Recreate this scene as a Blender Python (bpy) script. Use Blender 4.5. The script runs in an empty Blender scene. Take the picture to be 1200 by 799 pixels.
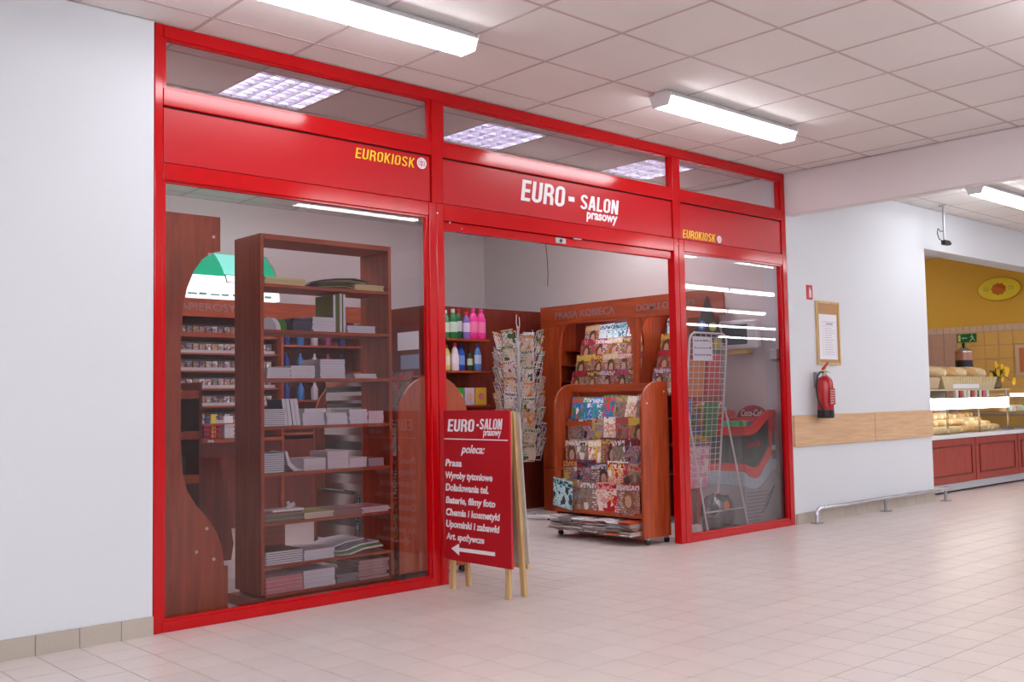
import bpy, bmesh, math, random
from mathutils import Vector, Matrix, Euler

S = bpy.context.scene
C = S.collection
R = math.radians
PI = math.pi

# ------------------------------------------------------------------ camera
FOC, YAW, PITCH, ROLL = 1198.13, 0.7393, 0.058, -0.0174
CAM = Vector((-0.7925, -5.0624, 1.1404))
_fw = Vector((math.sin(YAW) * math.cos(PITCH), math.cos(YAW) * math.cos(PITCH), math.sin(PITCH)))
_r = Vector((math.cos(YAW), -math.sin(YAW), 0))
_u = _r.cross(_fw)
_r2 = math.cos(ROLL) * _r + math.sin(ROLL) * _u
_u2 = -math.sin(ROLL) * _r + math.cos(ROLL) * _u
cd = bpy.data.cameras.new('camera')
cd.sensor_width = 36
cd.lens = FOC / 1200 * 36
cd.clip_end = 200
cam = bpy.data.objects.new('camera', cd)
cam.matrix_world = Matrix(((_r2.x, _u2.x, -_fw.x, CAM.x), (_r2.y, _u2.y, -_fw.y, CAM.y), (_r2.z, _u2.z, -_fw.z, CAM.z), (0, 0, 0, 1)))
C.objects.link(cam)
S.camera = cam

# ------------------------------------------------------------------ world and exposure
w = bpy.data.worlds.new('world')
S.world = w
w.use_nodes = True
w.node_tree.nodes['Background'].inputs[0].default_value = (0.85, 0.85, 1.0, 1)
w.node_tree.nodes['Background'].inputs[1].default_value = 0.3
S.view_settings.view_transform = 'Standard'
S.view_settings.look = 'None'
S.view_settings.gamma = 1
S.view_settings.exposure = 0.2
LAMP = 14.5        # hall strip lamps
LOUVRE = 16.0       # recessed lamps in the shop
RACKLIGHT = 16.0    # strip under the magazine wall's header
CASELIGHT = 7.0    # bakery case

H = 3.13           # ceiling height

# ------------------------------------------------------------------ materials
def srgb(r, g, b):
    f = lambda c: (c / 255 / 12.92) if c / 255 <= 0.04045 else ((c / 255 + 0.055) / 1.055) ** 2.4
    return (f(r), f(g), f(b), 1)

def mat(name, col, rough=0.5, metal=0.0, spec=0.5, noise=0.0, scale=8.0, bump=0.0, bscale=200.0, emit=0.0, coat=0.0):
    m = bpy.data.materials.new(name)
    m.use_nodes = True
    nt = m.node_tree
    b = nt.nodes['Principled BSDF']
    b.inputs['Base Color'].default_value = col
    b.inputs['Roughness'].default_value = rough
    b.inputs['Metallic'].default_value = metal
    b.inputs['Specular IOR Level'].default_value = spec
    b.inputs['Coat Weight'].default_value = coat
    if emit:
        b.inputs['Emission Color'].default_value = col
        b.inputs['Emission Strength'].default_value = emit
    if noise or bump:
        tc = nt.nodes.new('ShaderNodeTexCoord')
    if noise:
        n = nt.nodes.new('ShaderNodeTexNoise'); n.inputs['Scale'].default_value = scale; n.inputs['Detail'].default_value = 4
        nt.links.new(tc.outputs['Object'], n.inputs['Vector'])
        mx = nt.nodes.new('ShaderNodeMix'); mx.data_type = 'RGBA'
        mx.inputs['A'].default_value = tuple(c * (1 - noise) for c in col[:3]) + (1,)
        mx.inputs['B'].default_value = tuple(min(1, c * (1 + noise)) for c in col[:3]) + (1,)
        nt.links.new(n.outputs['Fac'], mx.inputs['Factor']); nt.links.new(mx.outputs['Result'], b.inputs['Base Color'])
    if bump:
        n2 = nt.nodes.new('ShaderNodeTexNoise'); n2.inputs['Scale'].default_value = bscale
        nt.links.new(tc.outputs['Object'], n2.inputs['Vector'])
        bp = nt.nodes.new('ShaderNodeBump'); bp.inputs['Strength'].default_value = bump; bp.inputs['Distance'].default_value = 0.002
        nt.links.new(n2.outputs['Fac'], bp.inputs['Height']); nt.links.new(bp.outputs['Normal'], b.inputs['Normal'])
    return m

def wood_mat(name, c1, c2, stretch=(30, 30, 2.5), rough=0.35):
    m = bpy.data.materials.new(name); m.use_nodes = True
    nt = m.node_tree; b = nt.nodes['Principled BSDF']; b.inputs['Roughness'].default_value = rough
    tc = nt.nodes.new('ShaderNodeTexCoord'); mp = nt.nodes.new('ShaderNodeMapping'); mp.inputs['Scale'].default_value = stretch
    n = nt.nodes.new('ShaderNodeTexNoise'); n.inputs['Scale'].default_value = 1.0; n.inputs['Detail'].default_value = 6; n.inputs['Distortion'].default_value = 0.6
    cr = nt.nodes.new('ShaderNodeValToRGB')
    cr.color_ramp.elements[0].position = 0.3; cr.color_ramp.elements[0].color = c1
    cr.color_ramp.elements[1].position = 0.72; cr.color_ramp.elements[1].color = c2
    L = nt.links.new
    L(tc.outputs['Object'], mp.inputs['Vector']); L(mp.outputs['Vector'], n.inputs['Vector']); L(n.outputs['Fac'], cr.inputs['Fac']); L(cr.outputs['Color'], b.inputs['Base Color'])
    return m

def glass_mat(name, tint, refl=1.0, rough=0.0):
    # thin sheet: transmits straight through with a tint, mirrors by Fresnel
    m = bpy.data.materials.new(name); m.use_nodes = True
    nt = m.node_tree; nt.nodes.clear()
    out = nt.nodes.new('ShaderNodeOutputMaterial'); mx = nt.nodes.new('ShaderNodeMixShader')
    tr = nt.nodes.new('ShaderNodeBsdfTransparent'); gl = nt.nodes.new('ShaderNodeBsdfGlossy'); fr = nt.nodes.new('ShaderNodeFresnel')
    tr.inputs['Color'].default_value = tint; gl.inputs['Roughness'].default_value = rough; fr.inputs['IOR'].default_value = 1.5
    ml = nt.nodes.new('ShaderNodeMath'); ml.operation = 'MULTIPLY'; ml.inputs[1].default_value = refl
    L = nt.links.new
    L(fr.outputs[0], ml.inputs[0]); L(ml.outputs[0], mx.inputs[0]); L(tr.outputs[0], mx.inputs[1]); L(gl.outputs[0], mx.inputs[2]); L(mx.outputs[0], out.inputs[0])
    return m

def tile_mat(name, col, cell, offs, var=0.05, rough=0.35, speck=0.04, grout=None, gw=0.02, bump=0.0):
    """world-space cells: each cell a slightly different tone; optional painted joints for distant stretches"""
    m = bpy.data.materials.new(name); m.use_nodes = True
    nt = m.node_tree; b = nt.nodes['Principled BSDF']; b.inputs['Roughness'].default_value = rough
    L = nt.links.new
    g = nt.nodes.new('ShaderNodeNewGeometry')
    add = nt.nodes.new('ShaderNodeVectorMath'); add.operation = 'ADD'; add.inputs[1].default_value = (-offs[0], -offs[1], 0.003)
    div = nt.nodes.new('ShaderNodeVectorMath'); div.operation = 'DIVIDE'; div.inputs[1].default_value = (cell, cell, cell)
    fl = nt.nodes.new('ShaderNodeVectorMath'); fl.operation = 'FLOOR'
    wn = nt.nodes.new('ShaderNodeTexWhiteNoise'); wn.noise_dimensions = '3D'
    L(g.outputs['Position'], add.inputs[0]); L(add.outputs[0], div.inputs[0]); L(div.outputs[0], fl.inputs[0]); L(fl.outputs[0], wn.inputs['Vector'])
    ns = nt.nodes.new('ShaderNodeTexNoise'); ns.inputs['Scale'].default_value = 160; ns.inputs['Detail'].default_value = 3
    L(g.outputs['Position'], ns.inputs['Vector'])
    n3 = nt.nodes.new('ShaderNodeTexNoise'); n3.inputs['Scale'].default_value = 1.3; n3.inputs['Detail'].default_value = 3
    L(g.outputs['Position'], n3.inputs['Vector'])
    def mr(o, lo, hi):
        r = nt.nodes.new('ShaderNodeMapRange'); r.inputs['To Min'].default_value = lo; r.inputs['To Max'].default_value = hi
        L(o, r.inputs['Value']); return r.outputs['Result']
    a = mr(wn.outputs['Value'], 1 - var, 1 + var); c = mr(ns.outputs['Fac'], 1 - speck, 1 + speck); d = mr(n3.outputs['Fac'], 0.94, 1.05)
    m1 = nt.nodes.new('ShaderNodeMath'); m1.operation = 'MULTIPLY'; L(a, m1.inputs[0]); L(c, m1.inputs[1])
    m2 = nt.nodes.new('ShaderNodeMath'); m2.operation = 'MULTIPLY'; L(m1.outputs[0], m2.inputs[0]); L(d, m2.inputs[1])
    vs = nt.nodes.new('ShaderNodeVectorMath'); vs.operation = 'SCALE'; vs.inputs[0].default_value = col[:3]; L(m2.outputs[0], vs.inputs['Scale'])
    res = vs.outputs[0]
    if grout:
        fr = nt.nodes.new('ShaderNodeVectorMath'); fr.operation = 'FRACTION'; L(div.outputs[0], fr.inputs[0])
        sp = nt.nodes.new('ShaderNodeSeparateXYZ'); L(fr.outputs[0], sp.inputs[0])
        mn = nt.nodes.new('ShaderNodeMath'); mn.operation = 'MINIMUM'; L(sp.outputs[0], mn.inputs[0]); L(sp.outputs[1], mn.inputs[1])
        lt = nt.nodes.new('ShaderNodeMath'); lt.operation = 'LESS_THAN'; L(mn.outputs[0], lt.inputs[0]); lt.inputs[1].default_value = gw
        mx = nt.nodes.new('ShaderNodeMix'); mx.data_type = 'RGBA'; L(lt.outputs[0], mx.inputs['Factor']); L(res, mx.inputs['A']); mx.inputs['B'].default_value = grout
        res = mx.outputs['Result']
    L(res, b.inputs['Base Color'])
    if bump:
        bp = nt.nodes.new('ShaderNodeBump'); bp.inputs['Strength'].default_value = bump; bp.inputs['Distance'].default_value = 0.002
        L(ns.outputs['Fac'], bp.inputs['Height']); L(bp.outputs['Normal'], b.inputs['Normal'])
    return m

def cover_mat(name, cols, accent, skin=True, rough=0.25, dense=1.0):
    """printed magazine cover: title band, a picture in the middle, lines of small print; each copy differs by its random number"""
    m = bpy.data.materials.new(name); m.use_nodes = True
    nt = m.node_tree; b = nt.nodes['Principled BSDF']; b.inputs['Roughness'].default_value = rough
    L = nt.links.new
    N = nt.nodes.new
    oi = N('ShaderNodeObjectInfo'); tc = N('ShaderNodeTexCoord'); sp = N('ShaderNodeSeparateXYZ'); L(tc.outputs['Generated'], sp.inputs[0])
    def ramp(val, cs, const=True):
        cr = N('ShaderNodeValToRGB'); el = cr.color_ramp
        el.interpolation = 'CONSTANT' if const else 'LINEAR'
        el.elements[0].color = cs[0]; el.elements[0].position = 0
        el.elements[1].color = cs[1]; el.elements[1].position = 1 / len(cs)
        for i in range(2, len(cs)):
            e = el.elements.new(i / len(cs)); e.color = cs[i]
        L(val, cr.inputs['Fac']); return cr.outputs['Color']
    def math_(op, a, c, d=None):
        x = N('ShaderNodeMath'); x.operation = op
        for i, v in enumerate((a, c, d)):
            if v is None: continue
            if isinstance(v, (int, float)): x.inputs[i].default_value = v
            else: L(v, x.inputs[i])
        return x.outputs[0]
    def mix(f, a, c):
        x = N('ShaderNodeMix'); x.data_type = 'RGBA'; L(f, x.inputs['Factor'])
        for k, v in (('A', a), ('B', c)):
            if isinstance(v, tuple): x.inputs[k].default_value = v
            else: L(v, x.inputs[k])
        return x.outputs['Result']
    rnd = oi.outputs['Random']
    r2 = math_('FRACT', math_('MULTIPLY', rnd, 7.31), 0); r3 = math_('FRACT', math_('MULTIPLY', rnd, 13.7), 0)
    X, Z = sp.outputs[0], sp.outputs[2]
    cmb = N('ShaderNodeCombineXYZ'); L(X, cmb.inputs[0]); L(Z, cmb.inputs[1]); L(math_('MULTIPLY', rnd, 40.0), cmb.inputs[2])
    base = ramp(rnd, cols); acc = ramp(r2, accent)
    n1 = N('ShaderNodeTexNoise'); n1.inputs['Scale'].default_value = 3.0 * dense; n1.inputs['Detail'].default_value = 3; L(cmb.outputs[0], n1.inputs['Vector'])
    c = mix(math_('GREATER_THAN', n1.outputs['Fac'], 0.55), base, ramp(r3, cols))
    # photographic mottling
    n2 = N('ShaderNodeTexNoise'); n2.inputs['Scale'].default_value = 5.5 * dense; n2.inputs['Detail'].default_value = 5; n2.inputs['Distortion'].default_value = 1.2; L(cmb.outputs[0], n2.inputs['Vector'])
    pic = ramp(math_('FRACT', math_('ADD', math_('MULTIPLY', n2.outputs['Fac'], 2.4), rnd), 0), cols, False)
    inpic = math_('MULTIPLY', math_('LESS_THAN', Z, 0.76), math_('GREATER_THAN', Z, 0.06))
    c = mix(math_('MULTIPLY', inpic, 0.85), c, pic)
    dx = math_('SUBTRACT', X, math_('ADD', math_('MULTIPLY', r3, 0.3), 0.35)); dz = math_('SUBTRACT', Z, 0.47)
    d = math_('ADD', math_('MULTIPLY', dx, dx), math_('MULTIPLY', math_('MULTIPLY', dz, dz), 0.55))
    d = math_('ADD', d, math_('MULTIPLY', math_('SUBTRACT', n2.outputs['Fac'], 0.5), 0.12))
    if skin:
        c = mix(math_('MULTIPLY', math_('LESS_THAN', d, 0.06), 0.75), c, ramp(r3, [srgb(70, 40, 30), srgb(120, 80, 50), srgb(40, 30, 30)]))
        dz2 = math_('SUBTRACT', Z, 0.44); d2 = math_('ADD', math_('MULTIPLY', dx, dx), math_('MULTIPLY', math_('MULTIPLY', dz2, dz2), 0.5))
        c = mix(math_('MULTIPLY', math_('LESS_THAN', d2, 0.02), 0.8), c, srgb(206, 154, 134))
        c = mix(math_('MULTIPLY', math_('LESS_THAN', Z, 0.24), math_('LESS_THAN', math_('ABSOLUTE', dx, 0), 0.26)), c, pic)
    else:
        v2 = N('ShaderNodeTexVoronoi'); v2.inputs['Scale'].default_value = 4.0 * dense; L(cmb.outputs[0], v2.inputs['Vector'])
        sc = N('ShaderNodeSeparateColor'); L(v2.outputs['Color'], sc.inputs[0])
        c = mix(math_('MULTIPLY', inpic, math_('GREATER_THAN', sc.outputs[0], 0.78)), c, ramp(sc.outputs[1], cols + accent[:1]))
        c = mix(math_('MULTIPLY', inpic, math_('GREATER_THAN', sc.outputs[1], 0.86)), c, acc)
    # headlines: short runs of print in rows down one side
    rowf = math_('MULTIPLY', Z, 13.0)
    rn_ = math_('FLOOR', rowf, 0)
    ct_ = N('ShaderNodeCombineXYZ'); L(math_('MULTIPLY', X, 6.0), ct_.inputs[0]); L(math_('MULTIPLY', rn_, 3.7), ct_.inputs[1]); L(math_('MULTIPLY', rnd, 60.0), ct_.inputs[2])
    tn = N('ShaderNodeTexNoise'); tn.inputs['Scale'].default_value = 1.6; L(ct_.outputs[0], tn.inputs['Vector'])
    side = math_('GREATER_THAN', math_('ABSOLUTE', math_('SUBTRACT', X, math_('ADD', math_('MULTIPLY', r2, 0.6), 0.2)), 0), 0.3)
    msk = math_('MULTIPLY', math_('MULTIPLY', math_('LESS_THAN', math_('FRACT', rowf, 0), 0.55), math_('GREATER_THAN', tn.outputs['Fac'], 0.52)), math_('MULTIPLY', side, inpic))
    c = mix(msk, c, acc)
    # title band with letter-like strokes
    band = math_('MULTIPLY', math_('GREATER_THAN', Z, 0.79), math_('LESS_THAN', Z, 0.95))
    wv = N('ShaderNodeTexNoise'); wv.noise_dimensions = '2D'; wv.inputs['Scale'].default_value = 13
    cm2 = N('ShaderNodeCombineXYZ'); L(math_('ADD', X, math_('MULTIPLY', rnd, 20.0)), cm2.inputs[0]); L(math_('MULTIPLY', Z, 0.6), cm2.inputs[1]); L(cm2.outputs[0], wv.inputs['Vector'])
    c = mix(math_('MULTIPLY', band, math_('GREATER_THAN', wv.outputs['Fac'], 0.47)), c, acc)
    L(c, b.inputs['Base Color'])
    return m

RED = mat('red_lacquered_aluminium', srgb(196, 6, 16), rough=0.12, spec=0.4, noise=0.03, scale=3)
REDP = mat('red_sign_panel', srgb(190, 8, 24), rough=0.3, spec=0.4, noise=0.03, scale=2)
GASKET = mat('dark_gasket', srgb(60, 8, 12), rough=0.6, noise=0.1)
GLASS = glass_mat('tinted_window_glass', (0.92, 0.87, 0.90, 1), refl=1.8)
CLEAR = glass_mat('clear_glass', (0.93, 0.95, 0.95, 1))
PLASTICWRAP = glass_mat('clear_plastic_wrap', (0.72, 0.73, 0.78, 1), refl=3.0, rough=0.12)
CHERRY = wood_mat('cherry_laminate', srgb(146, 54, 24), srgb(186, 82, 40))
CHERRYX = wood_mat('cherry_laminate_along', srgb(146, 54, 24), srgb(186, 82, 40), stretch=(2.5, 30, 30))
CHERRYY = wood_mat('cherry_laminate_deep', srgb(146, 54, 24), srgb(184, 80, 38), stretch=(30, 2.5, 30))
CHERRYD = wood_mat('dark_cherry_laminate', srgb(96, 32, 22), srgb(130, 46, 32))
PINE = wood_mat('pale_pine', srgb(196, 158, 104), srgb(226, 194, 140), stretch=(40, 40, 4), rough=0.5)
BEECH = wood_mat('beech_band', srgb(208, 166, 126), srgb(228, 192, 152), stretch=(3, 30, 40), rough=0.45)
MAHOG = wood_mat('counter_mahogany', srgb(150, 56, 46), srgb(176, 72, 56), stretch=(40, 40, 5), rough=0.4)
WALL = mat('white_wall_paint', srgb(222, 226, 232), rough=0.75, noise=0.02, scale=1.2, bump=0.15, bscale=120)
WALLIN = mat('shop_wall_paint', srgb(226, 218, 218), rough=0.8, noise=0.02, scale=1.2, bump=0.1, bscale=120)
BEAM = mat('beam_paint', srgb(232, 226, 228), rough=0.8, noise=0.02, scale=1.5)
YELLOW = mat('yellow_wall_paint', srgb(232, 182, 66), rough=0.7, noise=0.05, scale=1.5)
YTILE = mat('yellow_wall_tile', srgb(238, 190, 112), rough=0.25, noise=0.06, scale=4)
PTILE = mat('dusky_wall_tile', srgb(208, 168, 150), rough=0.25, noise=0.05, scale=4)
BTILE = mat('pale_border_tile', srgb(226, 196, 170), rough=0.25, noise=0.05, scale=6)
GROUT = mat('joint_mortar', srgb(176, 160, 152), rough=0.9, noise=0.05)
FLOORT = tile_mat('beige_floor_tile', srgb(221, 209, 205), 0.2, (-0.005, 0), var=0.035, rough=0.3, speck=0.06)
FLOORB = tile_mat('beige_floor_tile_distant', srgb(221, 209, 205), 0.2, (-0.005, 0), var=0.035, rough=0.3, speck=0.06, grout=srgb(160, 146, 140), gw=0.022)
BASET = tile_mat('greybeige_skirting_tile', srgb(186, 176, 164), 0.2, (-0.005, 0), var=0.04, rough=0.4, speck=0.12)
CEILT = tile_mat('white_ceiling_tile', srgb(230, 225, 222), 0.6, (-1.433, 0.362), var=0.012, rough=0.9, speck=0.05, bump=0.25)
CEILB = tile_mat('white_ceiling_tile_distant', srgb(230, 225, 222), 0.6, (-1.433, 0.362), var=0.012, rough=0.9, speck=0.05, grout=srgb(178, 160, 160), gw=0.022)
TBAR = mat('ceiling_grid_enamel', srgb(196, 180, 180), rough=0.6, noise=0.04)
WHITE = mat('white_enamel', srgb(236, 236, 240), rough=0.35, noise=0.02)
PAPER = mat('white_paper', srgb(238, 238, 244), rough=0.6, noise=0.03, scale=30)
PAGES = mat('page_edges', srgb(226, 224, 232), rough=0.8, noise=0.06, scale=120)
CREAMP = mat('cream_page_edges', srgb(226, 214, 160), rough=0.8, noise=0.06, scale=120)
PINKP = mat('pink_page_edges', srgb(206, 128, 134), rough=0.8, noise=0.06, scale=120)
BLACK = mat('black_plastic', srgb(24, 22, 26), rough=0.4, noise=0.1)
GREY = mat('grey_plastic', srgb(168, 164, 170), rough=0.45, noise=0.03)
LGREY = mat('light_grey_plastic', srgb(186, 186, 192), rough=0.4, noise=0.03)
CHROME = mat('polished_steel', srgb(205, 205, 212), rough=0.18, metal=1.0, noise=0.03)
STEEL = mat('brushed_steel', srgb(170, 170, 176), rough=0.35, metal=0.9, noise=0.05)
WIRE = mat('white_coated_wire', srgb(228, 226, 230), rough=0.35, noise=0.02)
LETW = mat('white_lettering', srgb(244, 240, 244), rough=0.5, noise=0.01)
LETY = mat('yellow_lettering', srgb(250, 214, 40), rough=0.5, noise=0.01)
LETG = mat('grey_lettering', srgb(146, 112, 112), rough=0.5, noise=0.05)
CORK = mat('cork_board', srgb(190, 148, 104), rough=0.9, noise=0.2, scale=150)
EXTRED = mat('extinguisher_red', srgb(186, 18, 30), rough=0.25, noise=0.02, coat=0.3)
GREEN = mat('exit_sign_green', srgb(18, 112, 60), rough=0.4, noise=0.02)
OVALY = mat('oval_sign_yellow', srgb(240, 216, 50), rough=0.5, noise=0.03)
ORANGE = mat('orange_print', srgb(226, 126, 40), rough=0.5, noise=0.05, scale=20)
BROWN = mat('brown_print', srgb(110, 66, 30), rough=0.5, noise=0.05)
TUBE = mat('lamp_diffuser', srgb(250, 251, 255), rough=0.4, noise=0, emit=LAMP)
LTUBE = mat('recessed_tube', srgb(248, 244, 255), rough=0.4, emit=LOUVRE)
RTUBE = mat('rack_tube', srgb(225, 238, 255), rough=0.4, emit=RACKLIGHT)
BTUBE = mat('case_light_panel', srgb(255, 250, 245), rough=0.4, emit=CASELIGHT)
LUMG = mat('lit_green_print', srgb(0, 150, 110), rough=0.3, emit=0.75)
LUMG2 = mat('lit_pale_green_print', srgb(120, 205, 190), rough=0.3, emit=0.9)
LUMW = mat('lit_white_print', srgb(228, 240, 240), rough=0.3, emit=1.1)
FOIL = mat('louvre_aluminium', srgb(206, 204, 214), rough=0.35, metal=0.6, noise=0.05)
BREAD = mat('bread_crust', srgb(222, 178, 118), rough=0.65, noise=0.28, scale=14)
BREAD2 = mat('pale_bread_crust', srgb(236, 212, 166), rough=0.65, noise=0.2, scale=14)
WICKER = mat('pale_wicker', srgb(206, 186, 146), rough=0.7, noise=0.25, scale=60)
PETAL = mat('yellow_petals', srgb(244, 196, 40), rough=0.6, noise=0.12, scale=30)
LEAF = mat('green_leaf', srgb(58, 96, 42), rough=0.6, noise=0.2, scale=30)
COKERED = mat('glossy_red_plastic', srgb(232, 44, 34), rough=0.22, noise=0.02, coat=0.3)
ICE = mat('printed_ice_band', srgb(178, 200, 212), rough=0.4, noise=0.35, scale=45)
DARKG = glass_mat('smoky_case_glass', (0.5, 0.5, 0.56, 1), refl=1.5)
SCREEN = mat('dark_screen', srgb(70, 84, 96), rough=0.15, noise=0.03)
PINKBAG = cover_mat('pink_bag_print', [srgb(236, 156, 178), srgb(240, 176, 190), srgb(232, 150, 170)], [srgb(214, 60, 90), srgb(70, 130, 70), srgb(250, 230, 230)], skin=False, dense=1.2)
BR = [srgb(150, 60, 54), srgb(190, 120, 90), srgb(96, 60, 60), srgb(176, 150, 130), srgb(120, 90, 110), srgb(206, 170, 80), srgb(70, 70, 90)]
AC = [srgb(240, 236, 240), srgb(220, 190, 60), srgb(200, 30, 50), srgb(235, 220, 230)]
COVW = cover_mat('womens_magazine_cover', BR, [srgb(214, 200, 206), srgb(196, 160, 80), srgb(186, 40, 60), srgb(200, 180, 190)])
COVG = cover_mat('garden_magazine_cover', [srgb(96, 88, 66), srgb(140, 84, 76), srgb(176, 150, 130), srgb(84, 70, 66), srgb(170, 106, 100), srgb(126, 116, 100), srgb(150, 140, 130)], [srgb(226, 206, 206), srgb(190, 50, 66), srgb(200, 170, 90), srgb(196, 60, 80)], skin=False, dense=1.0)
COVC = cover_mat('comic_cover', [srgb(40, 90, 190), srgb(60, 120, 210), srgb(90, 160, 220), srgb(60, 140, 80)], [srgb(240, 240, 250), srgb(240, 120, 60), srgb(230, 60, 60), srgb(250, 220, 80)], skin=False, dense=1.4)
COVL = cover_mat('pale_newspaper_cover', [srgb(214, 232, 236), srgb(170, 214, 214), srgb(236, 236, 240), srgb(140, 190, 200)], [srgb(40, 110, 130), srgb(60, 60, 80), srgb(190, 50, 60)], skin=False, dense=1.6)
COVP = cover_mat('cigarette_pack_print', [srgb(196, 190, 196), srgb(120, 90, 96), srgb(150, 40, 46), srgb(170, 164, 176), srgb(90, 84, 110), srgb(150, 120, 100)], [srgb(240, 240, 240), srgb(60, 50, 60), srgb(190, 150, 70)], skin=False)
COVCARD = cover_mat('greeting_card_print', [srgb(224, 212, 200), srgb(214, 180, 130), srgb(230, 220, 226), srgb(206, 196, 210), srgb(196, 176, 150)], [srgb(210, 130, 60), srgb(60, 70, 130), srgb(170, 70, 50), srgb(70, 110, 70)], skin=False, dense=1.1)
COVSW = cover_mat('snack_packet_print', [srgb(226, 206, 190), srgb(206, 60, 60), srgb(230, 190, 70), srgb(220, 150, 150), srgb(236, 230, 220)], [srgb(180, 30, 40), srgb(250, 240, 230), srgb(70, 110, 60)], skin=False, dense=1.5)
COVBOX = cover_mat('toy_box_print', [srgb(214, 60, 40), srgb(236, 170, 50), srgb(80, 130, 70), srgb(80, 110, 180), srgb(200, 90, 60)], [srgb(250, 220, 70), srgb(60, 120, 60), srgb(240, 236, 230)], skin=False, dense=0.9)
PLAIN = {}
def plain(r, g, b, rough=0.4):
    k = (r, g, b, rough)
    if k not in PLAIN: PLAIN[k] = mat('colour_%d_%d_%d' % (r, g, b), srgb(r, g, b), rough=rough, noise=0.06, scale=12)
    return PLAIN[k]

# ------------------------------------------------------------------ mesh helpers
class MB:
    def __init__(s): s.v = []; s.f = []; s.m = []
    def quad(s, ids, m=0): s.f.append(tuple(ids)); s.m.append(m)
    def box(s, x0, x1, y0, y1, z0, z1, m=0, T=None):
        b = len(s.v)
        P = [(x0, y0, z0), (x1, y0, z0), (x1, y1, z0), (x0, y1, z0), (x0, y0, z1), (x1, y0, z1), (x1, y1, z1), (x0, y1, z1)]
        s.v += [tuple(T @ Vector(p)) for p in P] if T is not None else P
        for q in ((0, 3, 2, 1), (4, 5, 6, 7), (0, 1, 5, 4), (1, 2, 6, 5), (2, 3, 7, 6), (3, 0, 4, 7)): s.quad([b + i for i in q], m)
        return s
    def prism(s, poly, axis, a, b_, m=0):
        """poly: 2D points in the plane across axis, extruded from a to b_"""
        n = len(poly); b = len(s.v)
        for t in (a, b_):
            for p, q in poly:
                s.v.append({'x': (t, p, q), 'y': (p, t, q), 'z': (p, q, t)}[axis])
        s.quad(range(b, b + n), m); s.quad(range(b + 2 * n - 1, b + n - 1, -1), m)
        for i in range(n):
            j = (i + 1) % n; s.quad([b + i, b + n + i, b + n + j, b + j], m)
        return s
    def cyl(s, p0, p1, r0, r1=None, n=12, m=0, caps=True):
        if r1 is None: r1 = r0
        p0, p1 = Vector(p0), Vector(p1); d = (p1 - p0).normalized()
        a = d.orthogonal().normalized(); c = d.cross(a); b = len(s.v)
        for p, r in ((p0, r0), (p1, r1)):
            for i in range(n):
                t = 2 * PI * i / n; s.v.append(tuple(p + r * (math.cos(t) * a + math.sin(t) * c)))
        for i in range(n):
            j = (i + 1) % n; s.quad([b + i, b + j, b + n + j, b + n + i], m)
        if caps: s.quad(range(b + n - 1, b - 1, -1), m); s.quad(range(b + n, b + 2 * n), m)
        return s
    def tube(s, pts, r, n=8, m=0, closed=False):
        pts = [Vector(p) for p in pts]; k = len(pts); b = len(s.v); prev = None
        for i, p in enumerate(pts):
            if closed: d = pts[(i + 1) % k] - pts[i - 1]
            else: d = pts[min(i + 1, k - 1)] - pts[max(i - 1, 0)]
            d.normalize()
            a = (prev - d * prev.dot(d)) if prev is not None else d.orthogonal()
            if a.length < 1e-6: a = d.orthogonal()
            a.normalize(); prev = a; c = d.cross(a); rr = r[i] if isinstance(r, (list, tuple)) else r
            for j in range(n):
                t = 2 * PI * j / n; s.v.append(tuple(p + rr * (math.cos(t) * a + math.sin(t) * c)))
        for i in range(k if closed else k - 1):
            i2 = (i + 1) % k
            for j in range(n):
                j2 = (j + 1) % n; s.quad([b + i * n + j, b + i * n + j2, b + i2 * n + j2, b + i2 * n + j], m)
        if not closed: s.quad(range(b + n - 1, b - 1, -1), m); s.quad(range(b + (k - 1) * n, b + k * n), m)
        return s
    def lathe(s, prof, n=20, c=(0, 0, 0), sy=1.0, m=0):
        """prof: (radius, z) pairs bottom to top"""
        b = len(s.v); k = len(prof)
        for r, z in prof:
            for i in range(n):
                t = 2 * PI * i / n; s.v.append((c[0] + r * math.cos(t), c[1] + r * sy * math.sin(t), c[2] + z))
        for i in range(k - 1):
            for j in range(n):
                j2 = (j + 1) % n; s.quad([b + i * n + j, b + i * n + j2, b + (i + 1) * n + j2, b + (i + 1) * n + j], m)
        s.quad(range(b + n - 1, b - 1, -1), m); s.quad(range(b + (k - 1) * n, b + k * n), m)
        return s
    def mesh(s, name, mats, smooth=False):
        me = bpy.data.meshes.new(name); me.from_pydata(s.v, [], s.f); me.update()
        for m in (mats if isinstance(mats, (list, tuple)) else [mats]): me.materials.append(m)
        me.polygons.foreach_set('material_index', s.m)
        if smooth:
            me.polygons.foreach_set('use_smooth', [True] * len(s.f))
            try: me.set_sharp_from_angle(angle=R(40))
            except Exception: pass
        me.update()
        return me
    def build(s, name, mats, parent=None, world=False, smooth=False, bevel=0, loc=None, rot=None, kind=None, label=None):
        if world and parent is not None:
            q = parent.location
            p2 = parent.parent
            while p2 is not None: q = q + p2.location; p2 = p2.parent
            if loc is None: s.v = [(x - q[0], y - q[1], z - q[2]) for x, y, z in s.v]
        o = bpy.data.objects.new(name, s.mesh(name, mats, smooth)); C.objects.link(o)
        if parent is not None: o.parent = parent
        if loc is not None: o.location = loc
        if rot is not None: o.rotation_euler = rot
        if bevel:
            bm = o.modifiers.new('bevel', 'BEVEL'); bm.width = bevel; bm.segments = 2; bm.limit_method = 'ANGLE'
        if kind: o['kind'] = kind
        if label: o['label'] = label
        return o

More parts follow.
